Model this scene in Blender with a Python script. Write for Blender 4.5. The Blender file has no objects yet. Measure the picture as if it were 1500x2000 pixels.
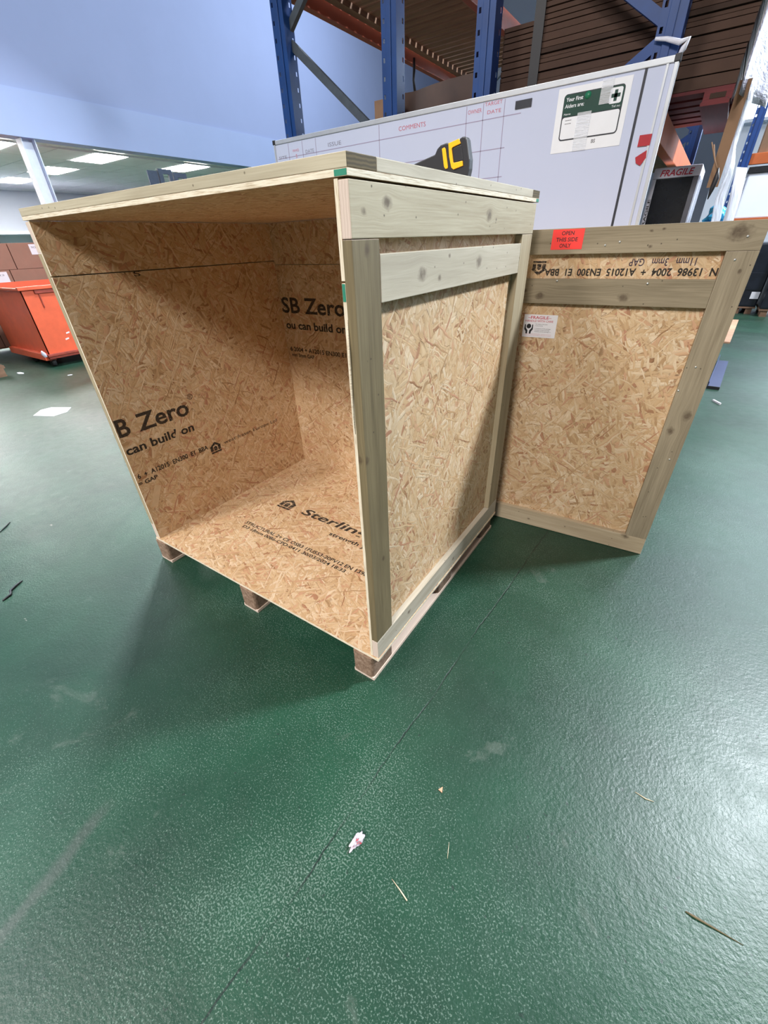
import bpy, bmesh, math, random
from mathutils import Vector, Matrix
random.seed(7)
sc = bpy.context.scene
COL = sc.collection

# ------------------------------------------------------------------ camera
cam_d = bpy.data.cameras.new('camera'); cam = bpy.data.objects.new('camera', cam_d); COL.objects.link(cam)
cam_d.sensor_fit = 'VERTICAL'; cam_d.sensor_height = 24.0
cam_d.lens = 804.34 / 2000.0 * 24.0
cam_d.clip_start = 0.02; cam_d.clip_end = 200
R0 = Vector((0.8301075, 0.5566003, -0.0334309)); R1 = Vector((0.2823020, -0.4712118, -0.8356225)); R2 = Vector((-0.4808607, 0.6842190, -0.5482858))
mw = Matrix((R0, -R1, -R2)).transposed().to_4x4(); mw.translation = (0.598, -0.778, 1.431)
cam.matrix_world = mw
sc.camera = cam

# ------------------------------------------------------------------ world, lights, exposure
w = bpy.data.worlds.new('world'); sc.world = w; w.use_nodes = True
bg = w.node_tree.nodes['Background']; bg.inputs[0].default_value = (0.78, 0.87, 1.0, 1); bg.inputs[1].default_value = 0.17
sc.view_settings.view_transform = 'Standard'; sc.view_settings.look = 'None'
sc.view_settings.gamma = 1.0; sc.view_settings.use_curve_mapping = False
sc.view_settings.exposure = -0.10

def area(name, loc, target, size, power, color, spread=180):
    d = bpy.data.lights.new(name, 'AREA'); d.shape = 'RECTANGLE'; d.size, d.size_y = size
    d.energy = power; d.color = color; d.spread = math.radians(spread)
    o = bpy.data.objects.new(name, d); COL.objects.link(o); o.location = loc
    o.rotation_euler = (Vector(target) - Vector(loc)).to_track_quat('-Z', 'Y').to_euler()
    return o
COOL = (0.86, 0.93, 1.0)
area('high_bay_light', (4.3, 4.9, 6.6), (0.2, 0.6, 0.6), (0.8, 0.8), 1450, COOL)
area('high_bay_light', (-5.0, 3.7, 6.6), (-0.6, 0.2, 0.3), (0.9, 0.9), 1120, COOL)
area('high_bay_light', (-3.2, -5.2, 6.8), (-1.6, -1.5, 0.0), (1.4, 1.4), 170, (1.0, 0.96, 0.91), 96)
area('high_bay_light', (1.2, -6.6, 6.4), (-0.2, -1.0, 0.0), (1.4, 1.4), 190, (1.0, 0.95, 0.90), 84)  # added fill, no known lamp; lifts the left wall inside the crate
area('high_bay_light', (-5.0, -3.4, 6.6), (-4.6, -1.6, 0.0), (1.6, 1.6), 80, COOL, 90)
area('high_bay_light', (-5.2, 9.5, 6.8), (-8.8, 9.0, 2.5), (1.2, 1.2), 190, (0.76, 0.87, 1.0))  # added to brighten the left wall behind the racks, no known lamp
area('high_bay_light', (3.0, 9.0, 6.6), (2.4, 8.6, 0.0), (1.5, 1.5), 250, COOL, 110)

# ------------------------------------------------------------------ material helpers
class NT:
    def __init__(s, name):
        s.m = bpy.data.materials.new(name); s.m.use_nodes = True
        s.t = s.m.node_tree; s.n = s.t.nodes; s.l = s.t.links
        s.b = s.n['Principled BSDF']
    def new(s, typ, **kw):
        n = s.n.new(typ)
        for k, v in kw.items():
            if hasattr(n, k) and k not in ('inputs',): setattr(n, k, v)
        return n
    def link(s, a, b): s.l.new(a, b)
    def setin(s, n, key, v):
        if isinstance(v, bpy.types.NodeSocket): s.l.new(v, n.inputs[key])
        else: n.inputs[key].default_value = v
    def math(s, op, a, b=0.0, c=None, clamp=False):
        n = s.n.new('ShaderNodeMath'); n.operation = op; n.use_clamp = clamp
        s.setin(n, 0, a); s.setin(n, 1, b)
        if c is not None: s.setin(n, 2, c)
        return n.outputs[0]
    def mix(s, f, a, b, blend='MIX'):
        n = s.n.new('ShaderNodeMix'); n.data_type = 'RGBA'; n.blend_type = blend
        s.setin(n, 0, f)
        for k, v in ((6, a), (7, b)):
            if isinstance(v, bpy.types.NodeSocket): s.l.new(v, n.inputs[k])
            else: n.inputs[k].default_value = (*v[:3], 1)
        return n.outputs[2]
    def mapping(s, vec, scale=(1, 1, 1), rot=(0, 0, 0), loc=(0, 0, 0)):
        n = s.n.new('ShaderNodeMapping'); s.l.new(vec, n.inputs[0])
        n.inputs['Scale'].default_value = scale; n.inputs['Rotation'].default_value = rot; n.inputs['Location'].default_value = loc
        return n.outputs[0]
    def noise(s, vec, scale=1, detail=2, rough=0.5, dist=0.0, out=0, dims='3D', wv=None):
        n = s.n.new('ShaderNodeTexNoise'); n.noise_dimensions = dims
        s.l.new(vec, n.inputs['Vector']); n.inputs['Scale'].default_value = scale
        n.inputs['Detail'].default_value = detail; n.inputs['Roughness'].default_value = rough; n.inputs['Distortion'].default_value = dist
        if wv is not None: s.setin(n, 'W', wv)
        return n.outputs[out]
    def voro(s, vec, scale=1, feature='F1', metric='EUCLIDEAN'):
        n = s.n.new('ShaderNodeTexVoronoi'); n.voronoi_dimensions = '2D'; n.feature = feature
        if feature != 'DISTANCE_TO_EDGE': n.distance = metric
        s.l.new(vec, n.inputs['Vector']); n.inputs['Scale'].default_value = scale
        return n
    def ramp(s, fac, stops, interp='LINEAR'):
        n = s.n.new('ShaderNodeValToRGB'); n.color_ramp.interpolation = interp
        e = n.color_ramp.elements
        while len(e) < len(stops): e.new(0.5)
        for i, (p, c) in enumerate(stops):
            e[i].position = p
            e[i].color = (c, c, c, 1) if isinstance(c, (int, float)) else (*c, 1)
        s.l.new(fac, n.inputs[0]); return n.outputs[0]
    def sep(s, vec):
        n = s.n.new('ShaderNodeSeparateXYZ'); s.l.new(vec, n.inputs[0]); return n.outputs
    def uv(s): return s.n.new('ShaderNodeTexCoord').outputs['UV']
    def objc(s): return s.n.new('ShaderNodeTexCoord').outputs['Object']
    def rand(s): return s.n.new('ShaderNodeObjectInfo').outputs['Random']
    def vadd(s, a, b):
        n = s.n.new('ShaderNodeVectorMath'); n.operation = 'ADD'; s.l.new(a, n.inputs[0]); s.setin(n, 1, b); return n.outputs[0]
    def bump(s, h, strength=0.3, dist=0.01):
        n = s.n.new('ShaderNodeBump'); n.inputs['Strength'].default_value = strength; n.inputs['Distance'].default_value = dist
        s.l.new(h, n.inputs['Height']); s.l.new(n.outputs[0], s.b.inputs['Normal'])
    def col(s, c):
        if isinstance(c, bpy.types.NodeSocket): s.l.new(c, s.b.inputs['Base Color'])
        else: s.b.inputs['Base Color'].default_value = (*c, 1)
    def rough(s, r):
        if isinstance(r, bpy.types.NodeSocket): s.l.new(r, s.b.inputs['Roughness'])
        else: s.b.inputs['Roughness'].default_value = r

def lin(r, g, b):
    f = lambda c: (c / 255) / 12.92 if c / 255 <= 0.04045 else ((c / 255 + 0.055) / 1.055) ** 2.4
    return (f(r), f(g), f(b))

def plain(name, c, rough=0.6, metal=0.0, var=0.12, scale=14, spec=None, bump=0.0):
    s = NT(name); o = s.objc()
    n = s.noise(o, scale, 4, 0.6)
    f = s.ramp(n, [(0.3, 0.0), (0.7, 1.0)])
    a = tuple(x * (1 - var) for x in c); b = tuple(min(1, x * (1 + var)) for x in c)
    s.col(s.mix(f, a, b)); s.rough(rough); s.b.inputs['Metallic'].default_value = metal
    if spec is not None: s.b.inputs['Specular IOR Level'].default_value = spec
    if bump: s.bump(s.noise(o, scale * 6, 3), bump, 0.003)
    return s.m

def emis(name, c, strength):
    s = NT(name); n = s.noise(s.objc(), 3, 1)
    s.col((0.8, 0.8, 0.8)); s.b.inputs['Emission Color'].default_value = (*c, 1)
    s.l.new(s.math('MULTIPLY_ADD', n, 0.1 * strength, 0.95 * strength), s.b.inputs['Emission Strength'])
    return s.m

def osb_mat(name, tint=(1, 1, 1)):
    s = NT(name)
    uv = s.uv(); r = s.rand()
    comb = s.n.new('ShaderNodeCombineXYZ'); s.l.new(s.math('MULTIPLY', r, 37.0), comb.inputs[0]); s.l.new(s.math('MULTIPLY', r, 91.0), comb.inputs[1])
    p = s.vadd(uv, comb.outputs[0])
    # a little warping so that strands curve
    nw = s.n.new('ShaderNodeTexNoise'); nw.inputs['Scale'].default_value = 15; nw.inputs['Detail'].default_value = 3; s.l.new(p, nw.inputs['Vector'])
    sub = s.n.new('ShaderNodeVectorMath'); sub.operation = 'SUBTRACT'; s.l.new(nw.outputs['Color'], sub.inputs[0]); sub.inputs[1].default_value = (0.5, 0.5, 0.5)
    sc_ = s.n.new('ShaderNodeVectorMath'); sc_.operation = 'SCALE'; s.l.new(sub.outputs[0], sc_.inputs[0]); sc_.inputs['Scale'].default_value = 0.026
    p = s.vadd(p, sc_.outputs[0])
    T = lambda c: tuple(c[i] * tint[i] for i in range(3))
    pal = [(0.0, T(lin(164, 130, 94))), (0.07, T(lin(196, 162, 122))), (0.30, T(lin(208, 177, 138))), (0.55, T(lin(214, 187, 151))),
           (0.76, T(lin(228, 206, 176))), (0.86, T(lin(208, 172, 134))), (0.93, T(lin(202, 158, 126))), (0.97, T(lin(182, 130, 104))), (1.0, T(lin(150, 112, 78)))]
    color = None; height = None
    layers = [(0.2, 8.5, 25, 0.0), (1.3, 10, 33, 0.42), (2.3, 12, 40, 0.5), (0.7, 11, 44, 0.56), (2.8, 15, 62, 0.58), (1.8, 19, 85, 0.60), (0.4, 22, 120, 0.66), (1.1, 10, 150, 0.86), (2.5, 9, 170, 0.88)]
    for k, (ang, su, sv, th) in enumerate(layers):
        q = s.mapping(p, (su, sv, 1), (0, 0, 0), (k * 3.7, k * 1.9, 0)) if False else None
        rot = s.mapping(p, (1, 1, 1), (0, 0, ang), (k * 0.37, k * 0.19, 0))
        q = s.mapping(rot, (su, sv, 1))
        v = s.voro(q, 1.0)
        ch = s.n.new('ShaderNodeSeparateColor'); s.l.new(v.outputs['Color'], ch.inputs[0])
        g = s.noise(s.mapping(rot, (su * 1.3, sv * 6, 1)), 1.0, 3, 0.65)
        cc = s.ramp(ch.outputs[1], pal)
        cc = s.mix(s.ramp(g, [(0.35, 0.0), (0.75, 0.38)]), cc, T(lin(150, 110, 70)))
        d = v.outputs['Distance']
        edge = s.ramp(d, [(0.55, 0.0), (0.78, 1.0)])
        cc = s.mix(s.math('MULTIPLY', s.math('MULTIPLY', edge, ch.outputs[2]), 0.85), cc, T(lin(122, 86, 54)))
        hh = s.math('SUBTRACT', ch.outputs[2], s.math('MULTIPLY', d, 0.55))
        if color is None: color, height = cc, hh
        else:
            m = s.math('MULTIPLY', s.ramp(ch.outputs[0], [(th, 0.0), (th + 0.02, 1.0)]), s.ramp(d, [(0.74, 1.0), (0.80, 0.0)]))
            color = s.mix(m, color, cc)
            mm = s.n.new('ShaderNodeMix'); mm.data_type = 'FLOAT'; s.l.new(m, mm.inputs[0]); s.l.new(height, mm.inputs[2]); s.l.new(hh, mm.inputs[3]); height = mm.outputs[0]
    # dark resin specks
    sp = s.noise(p, 130, 2, 0.5)
    color = s.mix(s.ramp(sp, [(0.70, 0.0), (0.76, 0.7)]), color, T(lin(92, 60, 34)))
    big = s.noise(p, 2.2, 2)
    color = s.mix(s.ramp(big, [(0.35, 0.0), (0.75, 0.28)]), color, T(lin(180, 136, 88)))
    s.col(color); s.rough(0.62); s.bump(height, 0.6, 0.003)
    return s.m

def osb_edge_mat(name):
    s = NT(name); p = s.uv()
    a = s.noise(s.mapping(p, (18, 320, 1)), 1, 3, 0.6)
    c = s.ramp(a, [(0.25, lin(150, 128, 100)), (0.42, lin(206, 192, 168)), (0.6, lin(226, 216, 196)), (0.8, lin(196, 176, 146))])
    s.col(c); s.rough(0.75); s.bump(a, 0.4, 0.002)
    return s.m

def wood_mat(name, light, dark, knots=(), green=0.0, rknots=True, grain=1.0):
    s = NT(name); uv = s.uv(); r = s.rand()
    x, y, _ = s.sep(uv)[:3]
    kmask = None; warp = None
    for (ku, kv, kr) in knots:
        dx = s.math('MULTIPLY', s.math('SUBTRACT', x, ku), 0.75); dy = s.math('SUBTRACT', y, kv)
        d = s.math('SQRT', s.math('ADD', s.math('MULTIPLY', dx, dx), s.math('MULTIPLY', dy, dy)))
        kz = s.noise(s.mapping(uv, (70, 70, 1)), 1, 2); dn = s.math('ADD', s.math('DIVIDE', d, kr), s.math('MULTIPLY', s.math('SUBTRACT', kz, 0.5), 0.9))
        m = s.ramp(dn, [(0.0, 1.0), (0.35, 0.9), (0.55, 0.62), (0.72, 0.35), (1.0, 0.0)])
        wp = s.math('MULTIPLY', s.math('DIVIDE', dy, s.math('ADD', d, 0.002)), s.math('MULTIPLY', s.ramp(s.math('DIVIDE', d, kr * 3.5), [(0.0, 1.0), (1.0, 0.0)]), kr * 0.8))
        kmask = m if kmask is None else s.math('MAXIMUM', kmask, m)
        warp = wp if warp is None else s.math('ADD', warp, wp)
    comb = s.n.new('ShaderNodeCombineXYZ'); s.l.new(s.math('MULTIPLY_ADD', r, 53.0, x), comb.inputs[0])
    yy = s.math('MULTIPLY_ADD', r, 17.0, y)
    if warp is not None: yy = s.math('SUBTRACT', yy, warp)
    s.l.new(yy, comb.inputs[1])
    p = comb.outputs[0]
    g1 = s.noise(s.mapping(p, (1.6, 26, 1)), 1, 4, 0.6, 0.4)
    g2 = s.noise(s.mapping(p, (6, 190, 1)), 1, 3, 0.6)
    g3 = s.noise(s.mapping(p, (0.9, 11, 1)), 1, 2, 0.5, 1.2)
    fib = s.noise(s.mapping(p, (2.2, 75, 1)), 1, 3, 0.65, 0.3)
    f = s.math('ADD', s.math('MULTIPLY', g1, 0.35), s.math('MULTIPLY', g3, 0.40))
    f = s.math('ADD', f, s.math('MULTIPLY', fib, 0.25))
    f = s.math('ADD', f, s.math('MULTIPLY', s.math('SUBTRACT', g2, 0.5), 0.42 * grain))
    mid = tuple((light[i] + dark[i]) / 2 for i in range(3))
    c = s.ramp(f, [(0.30, dark), (0.5, mid), (0.70, light)])
    if rknots:
        v = s.voro(p, 4.2); ch = s.n.new('ShaderNodeSeparateColor'); s.l.new(v.outputs['Color'], ch.inputs[0])
        km = s.math('MULTIPLY', s.ramp(v.outputs['Distance'], [(0.025, 1.0), (0.055, 0.6), (0.10, 0.0)]), s.ramp(ch.outputs[0], [(0.55, 0.0), (0.6, 1.0)]))
        kmask = km if kmask is None else s.math('MAXIMUM', kmask, km)
    # pinholes
    v2 = s.voro(p, 22.0); c2 = s.n.new('ShaderNodeSeparateColor'); s.l.new(v2.outputs['Color'], c2.inputs[0])
    ph = s.math('MULTIPLY', s.ramp(v2.outputs['Distance'], [(0.03, 1.0), (0.07, 0.0)]), s.ramp(c2.outputs[0], [(0.82, 0.0), (0.84, 1.0)]))
    if kmask is not None: kn = s.noise(s.mapping(p, (60, 60, 1)), 1, 2); c = s.mix(s.math('MULTIPLY', kmask, s.math('MULTIPLY_ADD', kn, 0.9, 0.25)), c, lin(66, 46, 30))
    c = s.mix(s.math('MULTIPLY', ph, 0.8), c, lin(50, 40, 30))
    st = s.noise(s.mapping(p, (1.2, 4, 1)), 1, 3)
    c = s.mix(s.ramp(st, [(0.5, 0.0), (0.72, 0.45)]), c, tuple(d * 0.72 for d in dark))
    s.col(c); s.rough(0.7); s.bump(s.math('ADD', g2, g1), 0.18, 0.002)
    return s.m

def endgrain_mat(name, c0, c1):
    s = NT(name); p = s.uv()
    wv = s.n.new('ShaderNodeTexWave'); wv.wave_type = 'RINGS'; s.l.new(s.mapping(p, (1, 1, 1), (0, 0, 0), (0.03, 0.05, 0)), wv.inputs['Vector'])
    wv.inputs['Scale'].default_value = 45; wv.inputs['Distortion'].default_value = 2
    n = s.noise(p, 90, 3)
    c = s.mix(s.math('MULTIPLY', wv.outputs['Fac'], 0.7), c0, c1); c = s.mix(s.math('MULTIPLY', n, 0.3), c, c0)
    s.col(c); s.rough(0.8); return s.m

def ink_mat(name, c=(0.02, 0.013, 0.01), breakup=0.45, st=(40, 260, 1)):
    s = NT(name); p = s.uv()
    n = s.noise(s.mapping(p, st), 1, 3, 0.65)
    s.col(c); s.rough(0.8)
    a = s.ramp(n, [(breakup - 0.07, 0.12), (breakup + 0.05, 0.94)])
    s.l.new(a, s.b.inputs['Alpha'])
    return s.m

def paint_print(name, c, rough=0.5):
    s = NT(name); n = s.noise(s.objc(), 60, 2); s.col(s.mix(s.math('MULTIPLY', n, 0.25), c, tuple(x * 0.8 for x in c))); s.rough(rough); return s.m

def floor_mat():
    s = NT('green_epoxy_floor'); o = s.objc()
    x, y, z = s.sep(o)[:3]
    G = lin(25, 64, 46); G2 = lin(18, 48, 35)
    base = s.mix(s.ramp(s.noise(o, 1.3, 4, 0.6), [(0.35, 0.0), (0.65, 1.0)]), G2, G)
    # worn speckle: fine flecks where the aggregate shows
    wear = s.ramp(s.noise(o, 1.15, 5, 0.62, 0.6), [(0.36, 0.0), (0.66, 1.0)])
    fl = s.noise(o, 215, 3, 0.6)
    flm = s.math('ADD', fl, s.math('MULTIPLY', wear, 0.13))
    fm = s.ramp(flm, [(0.635, 0.0), (0.70, 1.0)])
    c = s.mix(s.math('MULTIPLY', fm, 0.55), base, lin(104, 126, 114))
    fl2 = s.ramp(s.noise(o, 240, 2, 0.6), [(0.60, 0.0), (0.72, 1.0)])
    c = s.mix(s.math('MULTIPLY', fl2, 0.20), c, lin(96, 124, 110))
    # scuffed grey patches with their own shape
    patch = s.ramp(s.noise(o, 3.4, 6, 0.7, 0.8), [(0.63, 0.0), (0.70, 1.0)])
    c = s.mix(s.math('MULTIPLY', patch, 0.42), c, lin(84, 94, 86))
    chip = s.ramp(s.noise(o, 9, 4, 0.6, 0.4), [(0.735, 0.0), (0.75, 1.0)])
    c = s.mix(s.math('MULTIPLY', chip, 0.7), c, lin(122, 118, 112))
    dk = s.ramp(s.noise(s.mapping(o, (1, 1, 1), loc=(5, 3, 0)), 46, 2, 0.5), [(0.70, 0.0), (0.74, 1.0)])
    c = s.mix(s.math('MULTIPLY', dk, 0.7), c, lin(22, 40, 34))
    # tyre scuff on the left
    wob = s.math('MULTIPLY', s.math('SUBTRACT', s.noise(o, 6, 3), 0.5), 0.05)
    t1 = s.math('ABSOLUTE', s.math('ADD', s.math('SUBTRACT', x, s.math('MULTIPLY_ADD', y, -0.24, -0.665)), wob))
    sm = s.math('MULTIPLY', s.ramp(t1, [(0.008, 1.0), (0.03, 0.0)]), s.math('MULTIPLY', s.ramp(s.math('ADD', y, 1.6), [(0.74, 1.0), (0.82, 0.0)]), 0.55))
    c = s.mix(sm, c, lin(64, 70, 66))
    # saw-cut joints / cracks
    def joint(expr, wdt):
        n1 = s.math('MULTIPLY', s.math('SUBTRACT', s.noise(o, 2.5, 3), 0.5), 0.05)
        n2 = s.math('MULTIPLY', s.math('SUBTRACT', s.noise(o, 40, 2), 0.5), 0.008)
        d = s.math('ABSOLUTE', s.math('ADD', s.math('ADD', expr, n1), n2))
        return s.ramp(s.math('DIVIDE', d, wdt), [(0.35, 1.0), (1.0, 0.0)])
    j1 = joint(s.math('SUBTRACT', x, s.math('MULTIPLY_ADD', y, 0.052, 0.196)), 0.0038)
    j2 = joint(s.math('SUBTRACT', x, s.math('MULTIPLY_ADD', y, 0.12, -4.95)), 0.009)
    j = s.math('MULTIPLY', s.math('MAXIMUM', j1, j2), s.ramp(s.noise(o, 4.5, 3), [(0.36, 0.25), (0.55, 1.0)]))
    halo = s.ramp(s.math('ABSOLUTE', s.math('SUBTRACT', x, s.math('MULTIPLY_ADD', y, 0.052, 0.196))), [(0.0, 1.0), (0.10, 0.0)])
    c = s.mix(s.math('MULTIPLY', s.math('MULTIPLY', halo, fm), 0.18), c, lin(128, 140, 130))
    c = s.mix(s.math('MULTIPLY', j, 0.85), c, lin(16, 30, 26))
    s.col(c)
    rr = s.noise(o, 14, 3)
    s.rough(s.math('ADD', s.math('MULTIPLY_ADD', rr, 0.14, 0.33), s.math('MULTIPLY', fm, 0.12)))
    s.b.inputs['Specular IOR Level'].default_value = 0.48
    h = s.math('ADD', s.math('MULTIPLY', s.noise(o, 85, 3, 0.6), 1.0), s.math('MULTIPLY', s.noise(o, 22, 2), 0.6))
    h = s.math('SUBTRACT', h, s.math('MULTIPLY', j, 0.6))
    s.bump(h, 0.34, 0.0035)
    return s.m

# ------------------------------------------------------------------ geometry helpers
def tag(o, label=None, cat=None, group=None, kind=None):
    if label: o['label'] = label
    if cat: o['category'] = cat
    if group: o['group'] = group
    if kind: o['kind'] = kind
    return o
def thing(name, label, cat, loc=(0, 0, 0), rz=0.0, group=None):
    o = bpy.data.objects.new(name, None); COL.objects.link(o); o.empty_display_size = 0.1
    o.location = loc; o.rotation_euler = (0, 0, rz)
    return tag(o, label, cat, group)
def link(name, me, mats, parent=None, label=None):
    if not isinstance(mats, (list, tuple)): mats = [mats]
    for m in mats: me.materials.append(m)
    o = bpy.data.objects.new(name, me); COL.objects.link(o)
    if parent is not None: o.parent = parent
    if label: o['label'] = label
    return o
def box_mesh(name, x0, x1, y0, y1, z0, z1, bevel=0.0, edge_axis=None, end_axis=None):
    """box with metre UVs, U along the longest side; faces across edge_axis keep slot 0, other faces slot 1 (sheet); or end faces slot 1 (board)"""
    bm = bmesh.new()
    bmesh.ops.create_cube(bm, size=1.0)
    d = Vector((x1 - x0, y1 - y0, z1 - z0)); c = Vector(((x0 + x1) / 2, (y0 + y1) / 2, (z0 + z1) / 2))
    for v in bm.verts: v.co = Vector((v.co.x * d.x, v.co.y * d.y, v.co.z * d.z)) + c
    if bevel: bmesh.ops.bevel(bm, geom=list(bm.edges), offset=min(bevel, min(d) * 0.3), segments=2, profile=0.6, affect='EDGES')
    uvl = bm.loops.layers.uv.new('UVMap'); mn = (x0, y0, z0)
    for f in bm.faces:
        n = f.normal; ax = max(range(3), key=lambda i: abs(n[i]))
        others = sorted([i for i in range(3) if i != ax], key=lambda i: -d[i])
        for l in f.loops: l[uvl].uv = (l.vert.co[others[0]] - mn[others[0]], l.vert.co[others[1]] - mn[others[1]])
        if edge_axis is not None: f.material_index = 0 if ax == edge_axis else 1
        elif end_axis is not None: f.material_index = 1 if ax == end_axis else 0
    me = bpy.data.meshes.new(name); bm.to_mesh(me); bm.free(); return me
def box(name, x0, x1, y0, y1, z0, z1, mats, parent=None, bevel=0.0, edge_axis=None, end_axis=None, label=None):
    return link(name, box_mesh(name, min(x0, x1), max(x0, x1), min(y0, y1), max(y0, y1), min(z0, z1), max(z0, z1), bevel, edge_axis, end_axis), mats, parent, label)
def sheet(name, x0, x1, y0, y1, z0, z1, parent, label=None, m=None):
    d = (x1 - x0, y1 - y0, z1 - z0); ax = min(range(3), key=lambda i: d[i])
    return box(name, x0, x1, y0, y1, z0, z1, [m or M['osb'], M['osb_edge']], parent, 0.0006, edge_axis=ax, label=label)
def batten(name, x0, x1, y0, y1, z0, z1, m, parent, end='end_pale', label=None, bevel=0.0016):
    d = (x1 - x0, y1 - y0, z1 - z0); ax = max(range(3), key=lambda i: d[i])
    return box(name, x0, x1, y0, y1, z0, z1, [m, M[end]], parent, bevel, end_axis=ax, label=label)
def mesh(name, verts, faces, mats, parent=None, label=None, smooth=False, uvf=None):
    me = bpy.data.meshes.new(name); me.from_pydata([tuple(v) for v in verts], [], faces); me.update()
    bm = bmesh.new(); bm.from_mesh(me); bmesh.ops.recalc_face_normals(bm, faces=bm.faces)
    uvl = bm.loops.layers.uv.new('UVMap')
    for f in bm.faces:
        n = f.normal; ax = max(range(3), key=lambda i: abs(n[i])); ot = [i for i in range(3) if i != ax]
        for l in f.loops: l[uvl].uv = (l.vert.co[ot[0]], l.vert.co[ot[1]])
        f.smooth = smooth
    bm.to_mesh(me); bm.free()
    return link(name, me, mats, parent, label)
def prism(name, poly, axis, a0, a1, mats, parent=None, bevel=0.0, label=None):
    """extrude a 2D polygon (list of (u,v)) along axis (0,1,2) from a0 to a1"""
    def P(u, v, a): return {0: (a, u, v), 1: (u, a, v), 2: (u, v, a)}[axis]
    n = len(poly)
    vs = [P(u, v, a0) for u, v in poly] + [P(u, v, a1) for u, v in poly]
    fs = [tuple(range(n)), tuple(range(2 * n - 1, n - 1, -1))] + [(i, (i + 1) % n, n + (i + 1) % n, n + i) for i in range(n)]
    o = mesh(name, vs, fs, mats, parent, label)
    if bevel:
        bm = bmesh.new(); bm.from_mesh(o.data)
        bmesh.ops.bevel(bm, geom=list(bm.edges), offset=bevel, segments=2, profile=0.6, affect='EDGES'); bm.to_mesh(o.data); bm.free()
    return o
def bar(name, p0, p1, wd, th, mats, parent=None, up=(0, 1, 0), label=None):
    """rectangular bar between two points; wd across, th along up"""
    p0, p1 = Vector(p0), Vector(p1); d = (p1 - p0).normalized(); u = Vector(up); u = (u - d * u.dot(d)).normalized(); s_ = d.cross(u)
    vs = []
    for p in (p0, p1):
        for a, b in ((-1, -1), (1, -1), (1, 1), (-1, 1)): vs.append(p + s_ * a * wd / 2 + u * b * th / 2)
    fs = [(0, 1, 2, 3), (7, 6, 5, 4), (0, 4, 5, 1), (1, 5, 6, 2), (2, 6, 7, 3), (3, 7, 4, 0)]
    return mesh(name, vs, fs, mats, parent, label)
def tube(name, pts, r, mats, parent=None, n=8, label=None, closed_ends=True):
    vs, fs = [], []
    pts = [Vector(p) for p in pts]
    for i, p in enumerate(pts):
        d = (pts[min(i + 1, len(pts) - 1)] - pts[max(i - 1, 0)]).normalized()
        u = d.orthogonal().normalized() if i == 0 else (u - d * u.dot(d)).normalized()
        v = d.cross(u); rr = r[i] if isinstance(r, (list, tuple)) else r
        for k in range(n):
            a = 2 * math.pi * k / n; vs.append(p + (u * math.cos(a) + v * math.sin(a)) * rr)
    for i in range(len(pts) - 1):
        for k in range(n): fs.append((i * n + k, i * n + (k + 1) % n, (i + 1) * n + (k + 1) % n, (i + 1) * n + k))
    fs += [tuple(range(n - 1, -1, -1)), tuple(range((len(pts) - 1) * n, len(pts) * n))]
    return mesh(name, vs, fs, mats, parent, label, smooth=True)
def disc(name, c, normal, r, h, mats, parent=None, n=14, label=None):
    c = Vector(c); nn = Vector(normal).normalized()
    return tube(name, [c, c + nn * h], r, mats, parent, n, label)
def text(body, origin, u, v, wd, ht, mat, parent=None, name='print', bold=0.0, align=None, shear=0.0, label=None):
    cu = bpy.data.curves.new('txt', 'FONT'); cu.body = body; cu.offset = bold; cu.shear = shear; cu.resolution_u = 3
    to = bpy.data.objects.new('txt', cu); COL.objects.link(to)
    dg = bpy.context.evaluated_depsgraph_get(); me = bpy.data.meshes.new_from_object(to.evaluated_get(dg))
    bpy.data.objects.remove(to); bpy.data.curves.remove(cu)
    xs = [q.co.x for q in me.vertices]; ys = [q.co.y for q in me.vertices]
    x0, x1, y0, y1 = min(xs), max(xs), min(ys), max(ys)
    origin, u, v = Vector(origin), Vector(u), Vector(v)
    uvl = me.uv_layers.new(name='UVMap')
    loc = [((q.co.x - x0) / (x1 - x0) * wd, (q.co.y - y0) / (y1 - y0) * ht) for q in me.vertices]
    for l in me.loops: uvl.data[l.index].uv = loc[l.vertex_index]
    for q, (a, b) in zip(me.vertices, loc): q.co = origin + u * a + v * b
    me.materials.clear()
    return link(name, me, mat, parent, label)
def rect(name, origin, u, v, wd, ht, mat, parent=None, th=0.0006, label=None, rad=0.0):
    """thin solid label / sheet"""
    o, u, v = Vector(origin), Vector(u), Vector(v); n = u.cross(v)
    if rad:
        pts = []
        for cx, cy, a0 in ((wd - rad, rad, -90), (wd - rad, ht - rad, 0), (rad, ht - rad, 90), (rad, rad, 180)):
            for k in range(5):
                a = math.radians(a0 + k * 22.5); pts.append((cx + rad * math.cos(a), cy + rad * math.sin(a)))
    else: pts = [(0, 0), (wd, 0), (wd, ht), (0, ht)]
    m = len(pts)
    vs = [o + u * a + v * b for a, b in pts] + [o + u * a + v * b + n * th for a, b in pts]
    fs = [tuple(range(m - 1, -1, -1)), tuple(range(m, 2 * m))] + [(i, (i + 1) % m, m + (i + 1) % m, m + i) for i in range(m)]
    return mesh(name, vs, fs, mat, parent, label)
def struct(o): o['kind'] = 'structure'; return o
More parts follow.
